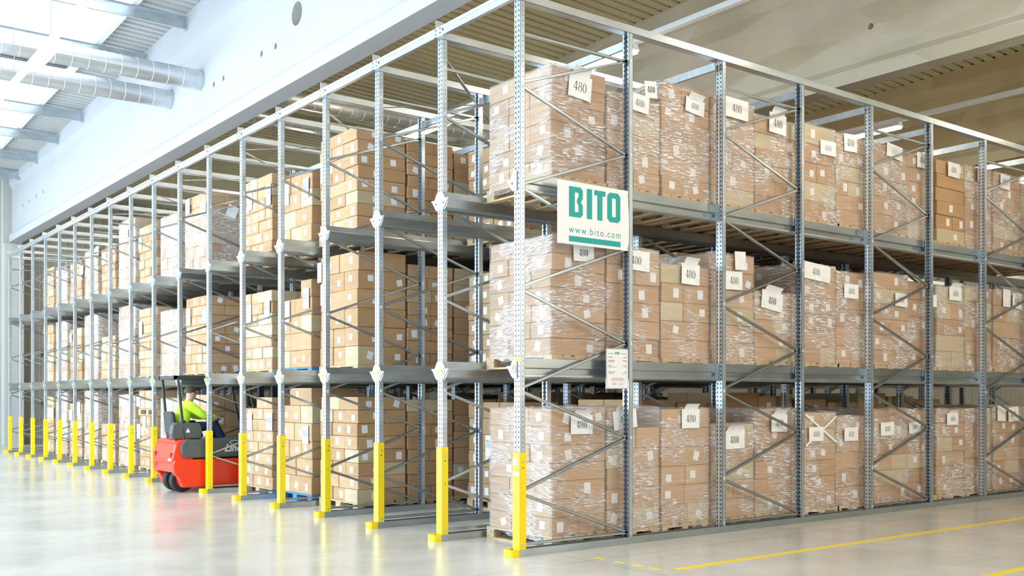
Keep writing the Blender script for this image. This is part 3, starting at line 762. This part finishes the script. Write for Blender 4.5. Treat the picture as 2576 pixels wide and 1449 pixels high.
# ------------------------------------------------------------ paper sheets with printed numbers
def glyph(ch,b,ox,oy,sx,sy,P,bold=1.0):
    def ring(cx,cy,ax,ay,bx,by,n=20):
        V=[];F=[]
        for i in range(n):
            t=2*math.pi*i/n; V.append(P(ox+(cx+ax*math.cos(t))*sx,oy+(cy+ay*math.sin(t))*sy)); V.append(P(ox+(cx+bx*math.cos(t))*sx,oy+(cy+by*math.sin(t))*sy))
        for i in range(n): j=(i+1)%n; F.append((2*i,2*j,2*j+1,2*i+1))
        b.add(V,F)
    def poly(pts): b.add([P(ox+x*sx,oy+y*sy) for x,y in pts],[tuple(range(len(pts)))])
    if ch=='0': ring(.27,.5,.25,.5,.25-.11*bold,.465)
    elif ch=='8': ring(.27,.75,.21,.25,.21-.09*bold,.215); ring(.27,.27,.25,.27,.25-.10*bold,.235)
    elif ch=='4':
        poly([(.31,0),(.31+.10*bold,0),(.31+.10*bold,1),(.31,1)]); poly([(.0,.24),(.05,.24),(.33,.92),(.31,1)]); poly([(0,.24),(.54,.24),(.54,.30),(0,.30)]); poly([(.22,0),(.50,0),(.50,.03),(.22,.03)])
    elif ch=='7': poly([(.03,.92),(.5,.92),(.5,1),(.03,1)]); poly([(.16,0),(.26,0),(.5,.95),(.42,.95)])
    elif ch=='2': poly([(.03,0),(.5,0),(.5,.09),(.03,.09)]); poly([(.03,.09),(.15,.09),(.48,.62),(.38,.62)]); ring(.26,.76,.22,.24,.13,.19)
def sheet(axis,plane,u0,v0,w,h,text,label,rot=0,th=None,bold=1,flap=False,curl=.008,noff=(0,0)):
    # axis 'x': sheet lies in plane x=plane (faces +x); axis 'y': in plane y=plane (faces -y)
    if axis=='x':
        yc=y_at(u0,plane); zc=z_at(plane,yc,v0); sc=(px(plane,yc+.05,zc)[0]-px(plane,yc-.05,zc)[0])/.1; C0=(plane,yc,zc)
        vs=abs(px(plane,yc,zc+.05)[1]-px(plane,yc,zc-.05)[1])/.1
    else:
        xc=x_at(u0,plane); zc=z_at(xc,plane,v0); sc=(px(xc+.05,plane,zc)[0]-px(xc-.05,plane,zc)[0])/.1; C0=(xc,plane,zc)
        vs=abs(px(xc,plane,zc+.05)[1]-px(xc,plane,zc-.05)[1])/.1
    W_,H_=w/sc/2,h/vs/2; ca,sa=math.cos(rot),math.sin(rot); rnd=random.Random(int(u0*7+v0))
    ph=rnd.uniform(0,6)
    def P(a,c,d=0):
        d+=curl*(.5+.5*math.sin(a/W_*1.6+ph))*(1 if True else 0)
        aa,cc=a*ca-c*sa,a*sa+c*ca
        return (d,aa,cc) if axis=='x' else (aa,-d,cc)
    b=MB().use('paper'); n=6; V=[];F=[]
    for d in (0,.0008):
        for i in range(n+1):
            for j in range(n+1): V.append(P(-W_+2*W_*i/n,-H_+2*H_*j/n,d))
    m=(n+1)**2
    for i in range(n):
        for j in range(n):
            q=(i*(n+1)+j,(i+1)*(n+1)+j,(i+1)*(n+1)+j+1,i*(n+1)+j+1); F.append(q); F.append(tuple(m+k for k in q))
    b.add(V,F)
    r=b.build('paper_sheet',None,C0)
    if text:
        b=MB().use('ink'); t=th or min(H_*1.0,W_*.95); t=min(t,H_*1.4); t*=.80; adv=.60*t
        tw=adv*len(text); gx=t*1.04
        if axis=='y': t=H_*.72; adv=W_*1.7/max(2,len(text)); tw=adv*len(text); gx=adv*1.55; noff=(0,H_*.15)
        for k,ch in enumerate(text): glyph(ch,b,-tw/2+k*adv+noff[0],-t/2+noff[1],gx,t,lambda a,c:P(a,c,.0018),bold)
        b.build('printed_number',r)['label']='black printed number'
    if flap:
        b=MB().use('label'); V=[]
        fw=W_*.75
        for k in range(5):
            for s_ in (-1,1): V.append(P(s_*fw,H_-.01+k*H_*.16,.003+.006*k*k*.5))
        b.add(V,[(2*k,2*k+1,2*k+3,2*k+2) for k in range(4)]); b.build('delivery_slip',r)['label']='folded printed slip'
    tag(r,label,'paper sheet','paper sheets on the loads'); return r
XS=-.118
SH=[ # u,v,w,h,text,rot,bold,flap,level,stack
 (1459,219,56,60,'480',-.10,.8,True,2,0),(1609,260,46,44,'480',-.08,1.0,False,2,1),(1637,226,30,42,'480',.12,1.5,False,2,1),(1748,268,46,38,'480',-.12,1,True,2,2),
 (1853,274,58,50,'480',-.03,1,False,2,3),(1956,312,42,50,'480',-.05,1.1,True,2,4),(2083,373,38,36,'480',0,.8,False,2,5),(2139,360,32,44,'480',.05,1,False,2,6),(2250,382,38,34,'480',-.1,.4,False,2,7),
 (2321,404,28,38,'480',0,1,False,2,8),(2399,428,30,36,'480',0,1,False,2,9),(2466,441,16,34,'',0,1,False,2,10),(2528,458,24,36,'480',0,1,False,2,11),
 (1468,636,52,44,'480',.02,1.4,False,1,0),(1600,655,66,50,'480',-.04,1.0,False,1,1),(1737,690,46,52,'480',-.03,1,True,1,2),(1846,706,42,46,'480',.02,1,False,1,3),(1862,656,28,46,'',.05,1,False,1,3),
 (1942,757,54,46,'480',-.12,1.3,True,1,4),(2052,684,72,42,'480',-.08,1,False,1,5),(2141,733,36,36,'480',0,.9,False,1,6),(2267,755,32,33,'480',-.03,.8,False,1,7),(2403,739,30,34,'480',0,1,True,1,9),
 (2532,750,18,44,'',-.03,1,False,1,11),(2558,757,24,38,'480',-.05,1.2,False,1,11),(2351,757,9,30,'',0,1,False,1,8),
 (1463,1068,54,48,'480',0,1,True,0,0),(1572,1055,58,48,'480',.12,.8,True,0,1),(1737,1053,44,48,'480',0,1,True,0,2),(1847,1106,50,46,'480',.02,1.2,True,0,3),(1960,1064,40,44,'480',-.02,1.2,True,0,4),
 (2053,1092,36,36,'480',0,.9,False,0,5),(2141,1092,36,34,'480',0,.8,False,0,6),(2232,1079,33,33,'480',.02,1,False,0,7),(2301,1075,30,28,'480',.1,1,False,0,8),(2396,1054,28,30,'480',0,1,True,0,9),
 (2473,1048,16,32,'',0,1,False,0,10),(2519,1040,20,38,'',0,1,False,0,11),(2549,1042,26,36,'480',.05,1.2,False,0,11)]
cnt={}
for (u,v,w,h,t,rot,bd,fl,lv,k) in SH:
    cnt[(lv,k)]=cnt.get((lv,k),0)+1; sfx='' if cnt[(lv,k)]==1 else ', second sheet'
    sheet('x',XS+ (.004 if cnt[(lv,k)]>1 else 0),u,v,w,h,t,('white sheet printed 480' if t else 'blank white sheet')+' on %s load back beside aisle, %s%s'%(ORD[k],LVN[lv],sfx),rot,bold=bd,flap=fl)
SF=[(4,2,.585,769,473,15,50,'88'),(4,1,.585,770,751,15,52,'88'),(4,0,.585,768,1093,15,46,'88'),(4,2,.585,721,492,12,52,''),(4,1,.585,723,784,12,52,''),
    (5,2,.585,675,491,13,52,'88'),(5,1,.585,672,777,13,44,'88'),(5,0,.585,677,1060,15,44,'88'),(5,2,.585,628,505,12,50,''),(5,1,.585,626,790,12,46,''),(5,0,.585,628,1061,12,42,''),
    (3,2,.585,811,436,9,50,'8'),(3,1,.585,811,742,9,52,'8'),(3,1,.585,804,686,10,50,''),
    (7,2,.56,472,520,10,38,''),(7,2,.56,511,524,14,34,'68'),(7,1,.585,474,797,11,42,''),(7,1,.585,514,796,10,36,'6'),
    (9,2,.585,353,613,9,30,''),(9,1,.585,354,828,8,38,''),(9,0,.585,348,1010,9,26,'88'),(9,0,.585,363,1064,8,34,'88'),(9,0,.585,349,1085,8,36,''),
    (2,0,2.28,1229,1121,15,52,'78'),(13,2,.585,205,680,9,22,''),(13,1,.585,178,850,6,22,''),(13,0,.585,178,1044,8,26,''),(13,0,.585,198,1028,8,34,''),(15,0,.585,127,1038,16,24,''),(12,2,.56,244,632,9,24,''),(10,2,.56,317,588,10,20,''),(11,2,.585,262,650,9,28,'')]
cnt={}
for (k,lv,pl,u,v,w,h,t) in SF:
    cnt[(k,lv)]=cnt.get((k,lv),0)+1; n=cnt[(k,lv)]
    if t in('68','6'): t='88'[:len(t)]
    sheet('y',pl,u,v,w,h,t,('tall white sheet printed %s'%('78' if t=='78' else '88') if t else 'tall blank white sheet')+' on front of %s lane load, %s%s'%(ORD[k],LVN[lv],'' if n==1 else ', %s of them'%ORD[n-1]),0,curl=.004,th=None)
# loose delivery note on seventh-lane side
sheet('x',-PA*7-.13,583,535,26,38,'','creased delivery note taped to brown side of eighth lane top load',-.35)
b=MB().use('film')
tp_=MB().use('paper')
for (a,c) in (((2027,1043),(2104,1112)),((2104,1047),(2027,1122))):
    A=[]
    for (u,v) in (a,c):
        yy=y_at(u,-.117); A.append(Vector((-.117,yy,z_at(-.117,yy,v))))
    d=(A[1]-A[0]).normalized(); n_=Vector((0,-d.z,d.y))*.014; q=[A[0]-n_,A[1]-n_,A[1]+n_,A[0]+n_]
    tp_.add([*q,*(p+Vector((.0015,0,0)) for p in q)],[(3,2,1,0),(4,5,6,7),(0,1,5,4),(1,2,6,5),(2,3,7,6),(3,0,4,7)])
o=tp_.build('adhesive_tape'); tag(o,'crossed white tape strips on sixth load back beside aisle, ground level','tape')
# ------------------------------------------------------------ sign and certificate
def text_mesh(s,size,mt,name,track=1.0,shear=0,font_off=0):
    c=D.curves.new('t','FONT'); c.body=s; c.size=size; c.space_character=track; c.shear=shear; c.extrude=.0004; c.offset=font_off; c.align_x='LEFT'
    o=D.objects.new('t',c); COL.objects.link(o); dg=bpy.context.evaluated_depsgraph_get(); dg.update()
    me=D.meshes.new_from_object(o.evaluated_get(dg)); D.objects.remove(o); me.materials.clear(); me.materials.append(MAT[mt]); me.name=name
    xs=[v.co.x for v in me.vertices]; ys=[v.co.y for v in me.vertices]; return me,min(xs),max(xs),min(ys),max(ys)
SX=.082
r=empty('advertising_sign',(SX,.475,3.29)); SW,SHH=1.035,.672
tag(r,'white sign board with teal BITO lettering hung on the side posts near the corner','sign')
b=MB().use('white'); b.box(-.003,0,0,SW,0,SHH); b.build('board',r)
b=MB().use('teal')
def tp(pts): b.prism([(p[0]*SW,p[1]*SHH) for p in pts],'x',.0002,.0012)
# letters in board units (0..1 across, 0..1 up)
def rows(pairs):   # list of polygons
    for p in pairs: tp(p)
y1_,y0_=.925,.44
rows([[(.155,y1_),(.155,y0_),(.235,y0_),(.235,y1_)],
      [(.235,y1_),(.235,.835),(.285,.835),(.345,.875),(.315,y1_)][::1],
      [(.285,.835),(.285,.775),(.345,.745),(.345,.875)],
      [(.285,.775),(.262,.715),(.318,.690),(.345,.745)],
      [(.262,.715),(.262,.69),(.285,.63),(.345,.635),(.318,.690)],
      [(.285,.63),(.285,.525),(.345,.49),(.345,.635)],
      [(.235,.525),(.235,y0_),(.315,y0_),(.345,.49),(.285,.525)]])
rows([[(.40,y1_),(.40,y0_),(.475,y0_),(.475,y1_)],
      [(.505,y1_),(.505,.84),(.665,.84),(.665,y1_)],[(.548,.84),(.548,y0_),(.622,y0_),(.622,.84)],
      [(.69,.87),(.69,.495),(.725,y0_),(.76,y0_),(.76,y1_),(.725,y1_)],[(.815,y1_),(.815,y0_),(.85,y0_),(.882,.495),(.882,.87),(.85,y1_)],
      [(.76,y1_),(.76,.835),(.815,.835),(.815,y1_)],[(.76,.53),(.76,y0_),(.815,y0_),(.815,.53)]])
b.build('company_lettering',r)['label']='teal block letters BITO'
b=MB().use('teal'); tp([(.155,.045),(.885,.045),(.885,.135),(.155,.135)]); b.build('underline_bar',r)['label']='teal bar'
me,a0,a1,c0,c1_=text_mesh('www.bito.com',.1,'teal','web_address',1.3)
o=D.objects.new('web_address',me); COL.objects.link(o); o.parent=r; k=(.73*SW)/(a1-a0); o.scale=(k,k*1.1,1); o.rotation_euler=(math.pi/2,0,math.pi/2); o.location=(.0006,.155*SW-a0*k,.185*SHH); o['label']='thin teal web address'
b=MB().use('galvp'); b.tube((-.02,1.02,.03),(.012,1.02,.03),.008,8); b.tube((-.02,1.02,.62),(.012,1.02,.62),.008,8); b.tube((-.03,.03,.6),(.006,.03,.6),.006,8); b.build('fixings',r)
# certificate
r=empty('load_notice',(SX,1.175,1.742)); tag(r,'small framed white load notice on the side post below sign','notice')
b=MB().use('galvp'); b.box(-.008,-.001,0,.335,0,.45); b.build('frame',r)
b=MB().use('white'); b.box(-.001,.0005,.012,.327,.012,.438); b.build('notice_sheet',r)
b=MB().use('teal'); b.box(.0006,.001,.03,.115,.39,.396); b.box(.0006,.001,.215,.31,.39,.396)
for i,x in enumerate((.132,.150,.163,.182)): b.box(.0006,.001,x,x+(.014,.008,.014,.016)[i],.385,.412)
b.use('ink'); rn=random.Random(3)
for z in (.355,.345,.30,.262,.252,.24,.19,.183,.168): 
    b.box(.0006,.001,.03,.03+rn.uniform(.04,.12),z,z+.003); b.box(.0006,.001,.31-rn.uniform(.02,.08),.31,z,z+.003)
for z in (.045,.052,.06,.067): b.box(.0006,.001,.09,.15,z,z+.002); b.box(.0006,.001,.18,.2,z,z+.002); b.box(.0006,.001,.215,.25,z,z+.002)
b.use('redink'); b.box(.0006,.001,.03,.12,.31,.317); b.box(.0006,.001,.25,.31,.31,.318)
for z in (.12,.113,.106,.099,.088): b.box(.0006,.001,.06+rn.uniform(0,.03),.28-rn.uniform(0,.03),z,z+.0025)
b.build('printed_lines',r)['label']='fine teal black and red print'
# ------------------------------------------------------------ forklift (lane seven) at rest
FKX=-9.425
fk=empty('forklift_truck',(FKX,0,0)); tag(fk,'red and charcoal forklift truck standing in the empty seventh lane','forklift')
HWd=.545
def body_loft(mt,secs,name,parent,smooth=False):
    # secs: list of (y, halfwidth, z0, z1, corner)
    b=MB().use(mt); V=[];n=12
    for (y,hw,z0,z1,c) in secs:
        ring=[(-hw+c,z0),(hw-c,z0),(hw,z0+c),(hw,z1-c*1.0),(hw-c*.3,z1-c*.3),(hw-c,z1),(-hw+c,z1),(-hw+c*.3,z1-c*.3),(-hw,z1-c),(-hw,z0+c)]
        n=len(ring); V+=[(x,y,z) for x,z in ring]
    F=[]
    for k in range(len(secs)-1):
        for i in range(n): F.append((k*n+i,k*n+(i+1)%n,(k+1)*n+(i+1)%n,(k+1)*n+i))
    F.append(tuple(range(n-1,-1,-1))); F.append(tuple(range((len(secs)-1)*n,len(secs)*n))); b.add(V,F)
    o=b.build(name,parent,smooth=False); md=o.modifiers.new('b','BEVEL'); md.width=.018; md.segments=3; md.limit_method='ANGLE'; md.angle_limit=.5
    return o
# chassis : side skirts reaching almost to the floor, open arch at the rear
b=MB().use('red')
b.prism([(-.50,.50),(-.52,.36),(-.36,.36),(.0,.36),(.0,.09),(1.30,.09),(1.34,.18),(1.34,.52),(1.28,.58),(-.46,.58)],'x',-HWd+.02,HWd-.02); ch=b.build('chassis',fk); ch.modifiers.new('b','BEVEL').width=.015
for s in (-1,1):
    b=MB().use('red'); x0,x1=(HWd-.16,HWd) if s>0 else (-HWd,-HWd+.16)
    b.prism([(-.52,.40),(-.50,.34),(-.44,.28),(-.40,.20),(-.36,.10),(1.28,.10),(1.34,.18),(1.34,.54),(1.30,.58),(-.50,.58),(-.53,.50)],'x',x0,x1); sk_=b.build('side_skirt',fk); md=sk_.modifiers.new('b','BEVEL'); md.width=.02; md.segments=3
b=MB().use('red'); b.prism([(-.53,.50),(-.54,.60),(-.48,.86),(-.42,.92),(-.20,.93),(-.16,.56),(-.40,.50)],'x',-HWd+.03,HWd-.03); cw=b.build('counterweight',fk); md=cw.modifiers.new('b','BEVEL'); md.width=.035; md.segments=4; cw['label']='red rounded counterweight'
b=MB().use('grey'); b.prism([(-.33,.60),(-.40,.68),(-.40,.84),(-.33,.92),(1.25,.94),(1.30,.90),(1.30,.60)],'x',-HWd-.012,HWd+.012); pn=b.build('side_cover',fk); pn['label']='charcoal battery side cover'
md=pn.modifiers.new('b','BEVEL'); md.width=.035; md.segments=4
for x in (-.46,.34):
    b=MB().use('redink'); b.box(x,x+.12,-.553,-.535,.62,.70); b.build('tail_light',fk)
b=MB().use('white'); b.box(.33,.46,-.549,-.535,.56,.60); b.build('reflector_patch',fk)['label']='pale reflector'
me,a0,a1,c0,c1_=text_mesh('Linde',.18,'white','side_lettering',1.0,.35,.004)
o=D.objects.new('side_lettering',me); COL.objects.link(o); o.parent=fk; o.rotation_euler=(math.pi/2,0,math.pi/2); o.location=(HWd+.014,.36,.70); o['label']='white slanted lettering'
b=MB().use('white')
for i in range(24):
    t0,t1=math.pi*(.2+1.5*i/24),math.pi*(.2+1.5*(i+1)/24)
    b.add([(HWd+.0145,.55+.09*math.cos(t0),.855+.04*math.sin(t0)),(HWd+.0145,.55+.09*math.cos(t1),.855+.04*math.sin(t1)),(HWd+.0145,.55+.078*math.cos(t1),.855+.032*math.sin(t1)),(HWd+.0145,.55+.078*math.cos(t0),.855+.032*math.sin(t0))],[(3,2,1,0)])
b.build('lettering_swirl',fk)['label']='white swirl over the lettering'
def wheel(x,y,rad,w):
    b=MB().use('rubber'); b.tube((x-w/2,y,rad),(x+w/2,y,rad),rad,28); t=b.build('wheel',fk); t.modifiers.new('b','BEVEL').width=.02
    b=MB().use('red'); b.tube((x-w/2-.006,y,rad),(x+w/2+.006,y,rad),rad*.55,20); b.use('dark'); b.tube((x-w/2-.012,y,rad),(x+w/2+.012,y,rad),rad*.2,12); b.build('hub',t)
for s in (-1,1): wheel(s*.17,-.26,.20,.15); wheel(s*(HWd-.25),1.02,.24,.14)
# seat, rear cover, steering, roof guard
b=MB().use('grey'); b.prism([(-.50,.92),(-.53,1.02),(-.50,1.18),(-.44,1.22),(-.02,1.20),(.02,1.08),(.0,.93)],'x',.30,.44); sc=b.build('seat_housing',fk); sc.modifiers.new('b','BEVEL').width=.02
b=MB().use('white'); b.prism([(.05,-.05),(.13,-.05),(.09,.03)],'x',0,.002); 
b.v=[(x_,y_,z_) for x_,y_,z_ in b.v]; lo=b.build('emblem',fk,(.4425,-.33,1.09)); lo['label']='small white triangular emblem'
b=MB().use('dark'); b.prism([(-.40,.94),(-.40,1.02),(.08,1.05),(.12,1.0),(.12,.94)],'x',-.24,.24); b.build('seat_cushion',fk).modifiers.new('b','BEVEL').width=.03
b=MB().use('dark'); b.prism([(-.42,1.0),(-.34,1.0),(-.38,1.40),(-.46,1.40)],'x',-.22,.22); b.build('seat_backrest',fk).modifiers.new('b','BEVEL').width=.03
b=MB().use('dark'); b.tube((-.1,.62,.93),(-.1,.46,1.22),.03,12); st=b.build('steering_column',fk)
b=MB().use('dark')
for i in range(24):
    t0,t1=2*math.pi*i/24,2*math.pi*(i+1)/24; c=Vector((-.1,.45,1.24)); e1=Vector((1,0,0)); e2=Vector((0,.88,.47))
    b.tube(c+(e1*math.cos(t0)+e2*math.sin(t0))*.14,c+(e1*math.cos(t1)+e2*math.sin(t1))*.14,.013,8,False)
b.tube((-.1,.45,1.24),(-.22,.45,1.24),.01,8); b.tube((-.1,.45,1.24),(.02,.45,1.24),.01,8); b.build('steering_wheel',fk)
for s in (-1,1):
    b=MB().use('dark'); b.tube((s*.42,-.30,.93),(s*.40,-.40,1.98),.025,10); b.build('roof_pillar',fk)
    b=MB().use('dark'); b.tube((s*.42,1.10,.93),(s*.40,.85,1.98),.025,10); b.build('roof_pillar',fk)
b=MB().use('dark'); b.box(-.41,.41,-.46,-.40,1.96,2.02); b.box(-.41,.41,.84,.90,1.96,2.02); b.box(-.41,-.36,-.46,.9,1.96,2.02); b.box(.36,.41,-.46,.9,1.96,2.02)
for i in range(5): x=-.26+i*.13; b.box(x-.012,x+.012,-.38,.86,1.975,2.0)
b.build('overhead_guard',fk)
b=MB().use('dark')
for s in (-1,1): b.box(s*.30-.04,s*.30+.04,1.36,1.46,.06,2.0)
for z in (.3,1.2,1.94): b.box(-.3,.3,1.38,1.44,z,z+.06)
b.build('mast',fk)
b=MB().use('dark')
for s in (-1,1): b.box(s*.2-.05,s*.2+.05,1.50,1.54,.05,.7); b.box(s*.2-.05,s*.2+.05,1.5,2.55,.05,.085)
b.box(-.45,.45,1.46,1.50,.2,.26); b.box(-.45,.45,1.46,1.50,.55,.61); b.build('forks',fk)
# ------------------------------------------------------------ driver
def skin(name,nodes,edges,mt,parent,sub=2,root=0):
    me=D.meshes.new(name); me.from_pydata([n[0] for n in nodes],edges,[]); me.materials.append(MAT[mt])
    o=D.objects.new(name,me); COL.objects.link(o)
    md=o.modifiers.new('s','SKIN'); md.use_smooth_shade=True
    for i,n in enumerate(nodes):
        r=n[1]; me.skin_vertices[0].data[i].radius=r if isinstance(r,tuple) else (r,r); me.skin_vertices[0].data[i].use_root=(i==root)
    s=o.modifiers.new('u','SUBSURF'); s.levels=sub; s.render_levels=sub
    if parent: o.parent=parent
    return o
DX=0.0
J=dict(pel=(DX,-.16,1.10),wa=(DX,-.17,1.24),ch=(DX,-.10,1.40),nk=(DX,-.06,1.51),hb=(DX,-.03,1.58))
def arm(s):  # shoulder elbow wrist hand
    if s>0: return [(.10,-.09,1.49),(.20,-.08,1.47),(.27,.12,1.30),(.12,.37,1.27)]
    return [(-.10,-.09,1.49),(-.20,-.08,1.47),(-.29,.12,1.30),(-.22,.37,1.27)]
def leg(s): return [(s*.09,-.12,1.09),(s*.13,.34,1.14),(s*.14,.42,.98)]
pn_=[(J['pel'],(.13,.10)),(J['wa'],(.12,.09)),(J['ch'],(.12,.08)),(J['nk'],.058),(J['hb'],.062),((0,.0,1.64),(.082,.092)),((0,-.01,1.73),(.078,.092))]
ed=[(0,1),(1,2),(2,3),(3,4),(4,5),(5,6)]
for s in (1,-1):
    a=arm(s); k=len(pn_); pn_+=[(a[0],.045),(a[1],.042),(a[2],.04),(a[3],.025)]; ed+=[(2,k),(k,k+1),(k+1,k+2),(k+2,k+3)]
    l=leg(s); k=len(pn_); pn_+=[(l[0],.085),(l[1],.06),(l[2],.05)]; ed+=[(0,k),(k,k+1),(k+1,k+2)]
    # shin and foot onto the footwell
    k2=len(pn_); pn_+=[((s*.14,.50,.72),.04),((s*.14,.52,.62),.035),((s*.15,.64,.585),.028)]; ed+=[(k+2,k2),(k2,k2+1),(k2+1,k2+2)]
body=skin('person',pn_,ed,'skin',None); body.location=(FKX,-.02,-.05); body.scale=(1.06,1.06,1.05)
tag(body,'person in lime high-visibility jacket and navy trousers seated driving the forklift','person')
J_=[((0,-.165,1.12),(.17,.14)),((0,-.17,1.24),(.165,.125)),((0,-.10,1.41),(.19,.135)),((0,-.065,1.515),(.085,.08))]; je=[(0,1),(1,2),(2,3)]
for s in (1,-1):
    a=arm(s); k=len(J_); w=Vector(a[2])+(Vector(a[3])-Vector(a[2]))*.8; J_+=[(a[0],.095),(a[1],.088),(a[2],.064),(tuple(w),.05)]; je+=[(2,k),(k,k+1),(k+1,k+2),(k+2,k+3)]
jk=skin('jacket',J_,je,'hivis',body,root=0); jk['label']='lime high-visibility jacket'
T_=[((0,-.15,1.09),(.165,.125))]; te=[]
for s in (1,-1):
    k=len(T_); T_+=[((s*.09,-.10,1.10),.10),((s*.13,.34,1.14),.075),((s*.14,.43,.97),.065),((s*.14,.50,.70),.055)]; te+=[(0,k),(k,k+1),(k+1,k+2),(k+2,k+3)]
tr=skin('trousers',T_,te,'navy',body,root=0); tr['label']='navy trousers'
for s in (1,-1):
    sh=skin('shoe',[((s*.14,.50,.60),.042),((s*.145,.58,.585),.04),((s*.15,.68,.575),.035)],[(0,1),(1,2)],'rubber',body)
# hair cap
b=MB().use('hair'); V=[];F=[];n=20
for i in range(8):
    ph=math.pi/2*i/7*1.12
    for j in range(n):
        t=2*math.pi*j/n; back=1 if math.sin(t)<.35 else .0
        zz=math.cos(ph); rr=math.sin(ph); z=1.715+.103*zz
        if not back and z<1.77: z=1.77-.004*i; rr=.88
        V.append((.097*rr*math.cos(t),-.01+.112*rr*math.sin(t),z))
for i in range(7):
    for j in range(n): F.append((i*n+j,(i+1)*n+j,(i+1)*n+(j+1)%n,i*n+(j+1)%n))
b.add(V,F); hr=b.build('hair',body,smooth=True)
# face details
b=MB().use('skin'); b.prism([(.082,1.70),(.114,1.665),(.084,1.655)],'x',-.012,.012); b.tube((.085,-.01,1.68),(.102,-.01,1.68),.02,10); b.tube((-.085,-.01,1.68),(-.102,-.01,1.68),.02,10); b.build('nose_and_ears',body)
b=MB().use('ink'); b.tube((.03,.078,1.70),(.03,.092,1.70),.008,10); b.tube((-.03,.078,1.70),(-.03,.092,1.70),.008,10); b.build('eyes',body)
b=MB().use('redink'); b.box(-.022,.022,.074,.091,1.622,1.629); b.build('mouth',body)
for s in (1,-1):
    a=arm(s); wv=Vector(a[3]); dn=-s
    nodes=[(tuple(wv),(.028,.02)),(tuple(wv+Vector((0,.05,0))),(.034,.014))]; e=[(0,1)]
    for f in range(4):
        o_=(-.028+f*.0187); ln=(.9,1.05,1,.8)[f]; k=len(nodes)
        nodes+=[(tuple(wv+Vector((o_,.08,.003))),.0095),(tuple(wv+Vector((o_,.08+.028*ln,-.012))),.009),(tuple(wv+Vector((o_,.08+.022*ln,-.038))),.008)]; e+=[(1,k),(k,k+1),(k+1,k+2)]
    k=len(nodes); nodes+=[(tuple(wv+Vector((dn*.04,.03,-.008))),.011),(tuple(wv+Vector((dn*.048,.06,-.018))),.0095)]; e+=[(0,k),(k,k+1)]
    h=skin('hand',nodes,e,'skin',body,1)
b=MB().use('reflect')
for s in (1,-1):
    a=arm(s); p=Vector(a[2])+(Vector(a[3])-Vector(a[2]))*.72; q=p+(Vector(a[3])-Vector(a[2]))*.18; b.tube(p,q,.05,14)
b.build('reflective_cuffs',body)['label']='pale reflective cuffs'
# ------------------------------------------------------------ light
w=D.worlds.new('w'); SC.world=w; w.use_nodes=True; bg=w.node_tree.nodes['Background']; bg.inputs[0].default_value=(.80,.90,1,1); bg.inputs[1].default_value=.5
def area(loc,rot,sx,sy,pw,col,name='daylight_fill'):
    l=D.lights.new(name,'AREA'); l.shape='RECTANGLE'; l.size=sx; l.size_y=sy; l.energy=pw; l.color=col
    o=D.objects.new(name,l); COL.objects.link(o); o.location=loc; o.rotation_euler=rot; return o
area((-15,-12,4.0),(math.radians(84),0,0),36,7,6400,(.64,.83,1))  # unseen area light added out front to brighten the carton fronts
area((-8,-2.9,ceil_z(-8,-3)-.45),(0,0,0),40,4.6,450,(.86,.94,1))
for y in (4.97,12.5,20.0):
    for x in LX:
        if y>15 and x<-16: continue
        l=D.lights.new('tube_light','POINT'); l.energy=80; l.color=(1,.87,.66); l.shadow_soft_size=.25
        lo_=D.objects.new('tube_light',l); COL.objects.link(lo_); lo_.location=(x,y,TZ-.32)
area((14.2,4,5.5),(math.radians(90),0,math.radians(90)),16,6,1080,(1,.91,.77),'warm_fill')  # unseen area light added to warm and brighten the aisle side
cam=D.cameras.new('camera'); co=D.objects.new('camera',cam); COL.objects.link(co); SC.camera=co
co.location=(CX,CY,CH); co.rotation_euler=(math.pi/2,0,math.pi/2-TH); cam.sensor_width=36; cam.lens=36*FP/2576; cam.shift_y=(HZ-724.5)/2576; cam.clip_end=200
vs=SC.view_settings; vs.view_transform='Standard'; vs.look='None'; vs.gamma=1; vs.exposure=.15; vs.use_curve_mapping=False
try: SC.cycles.transparent_max_bounces=24
except Exception: pass
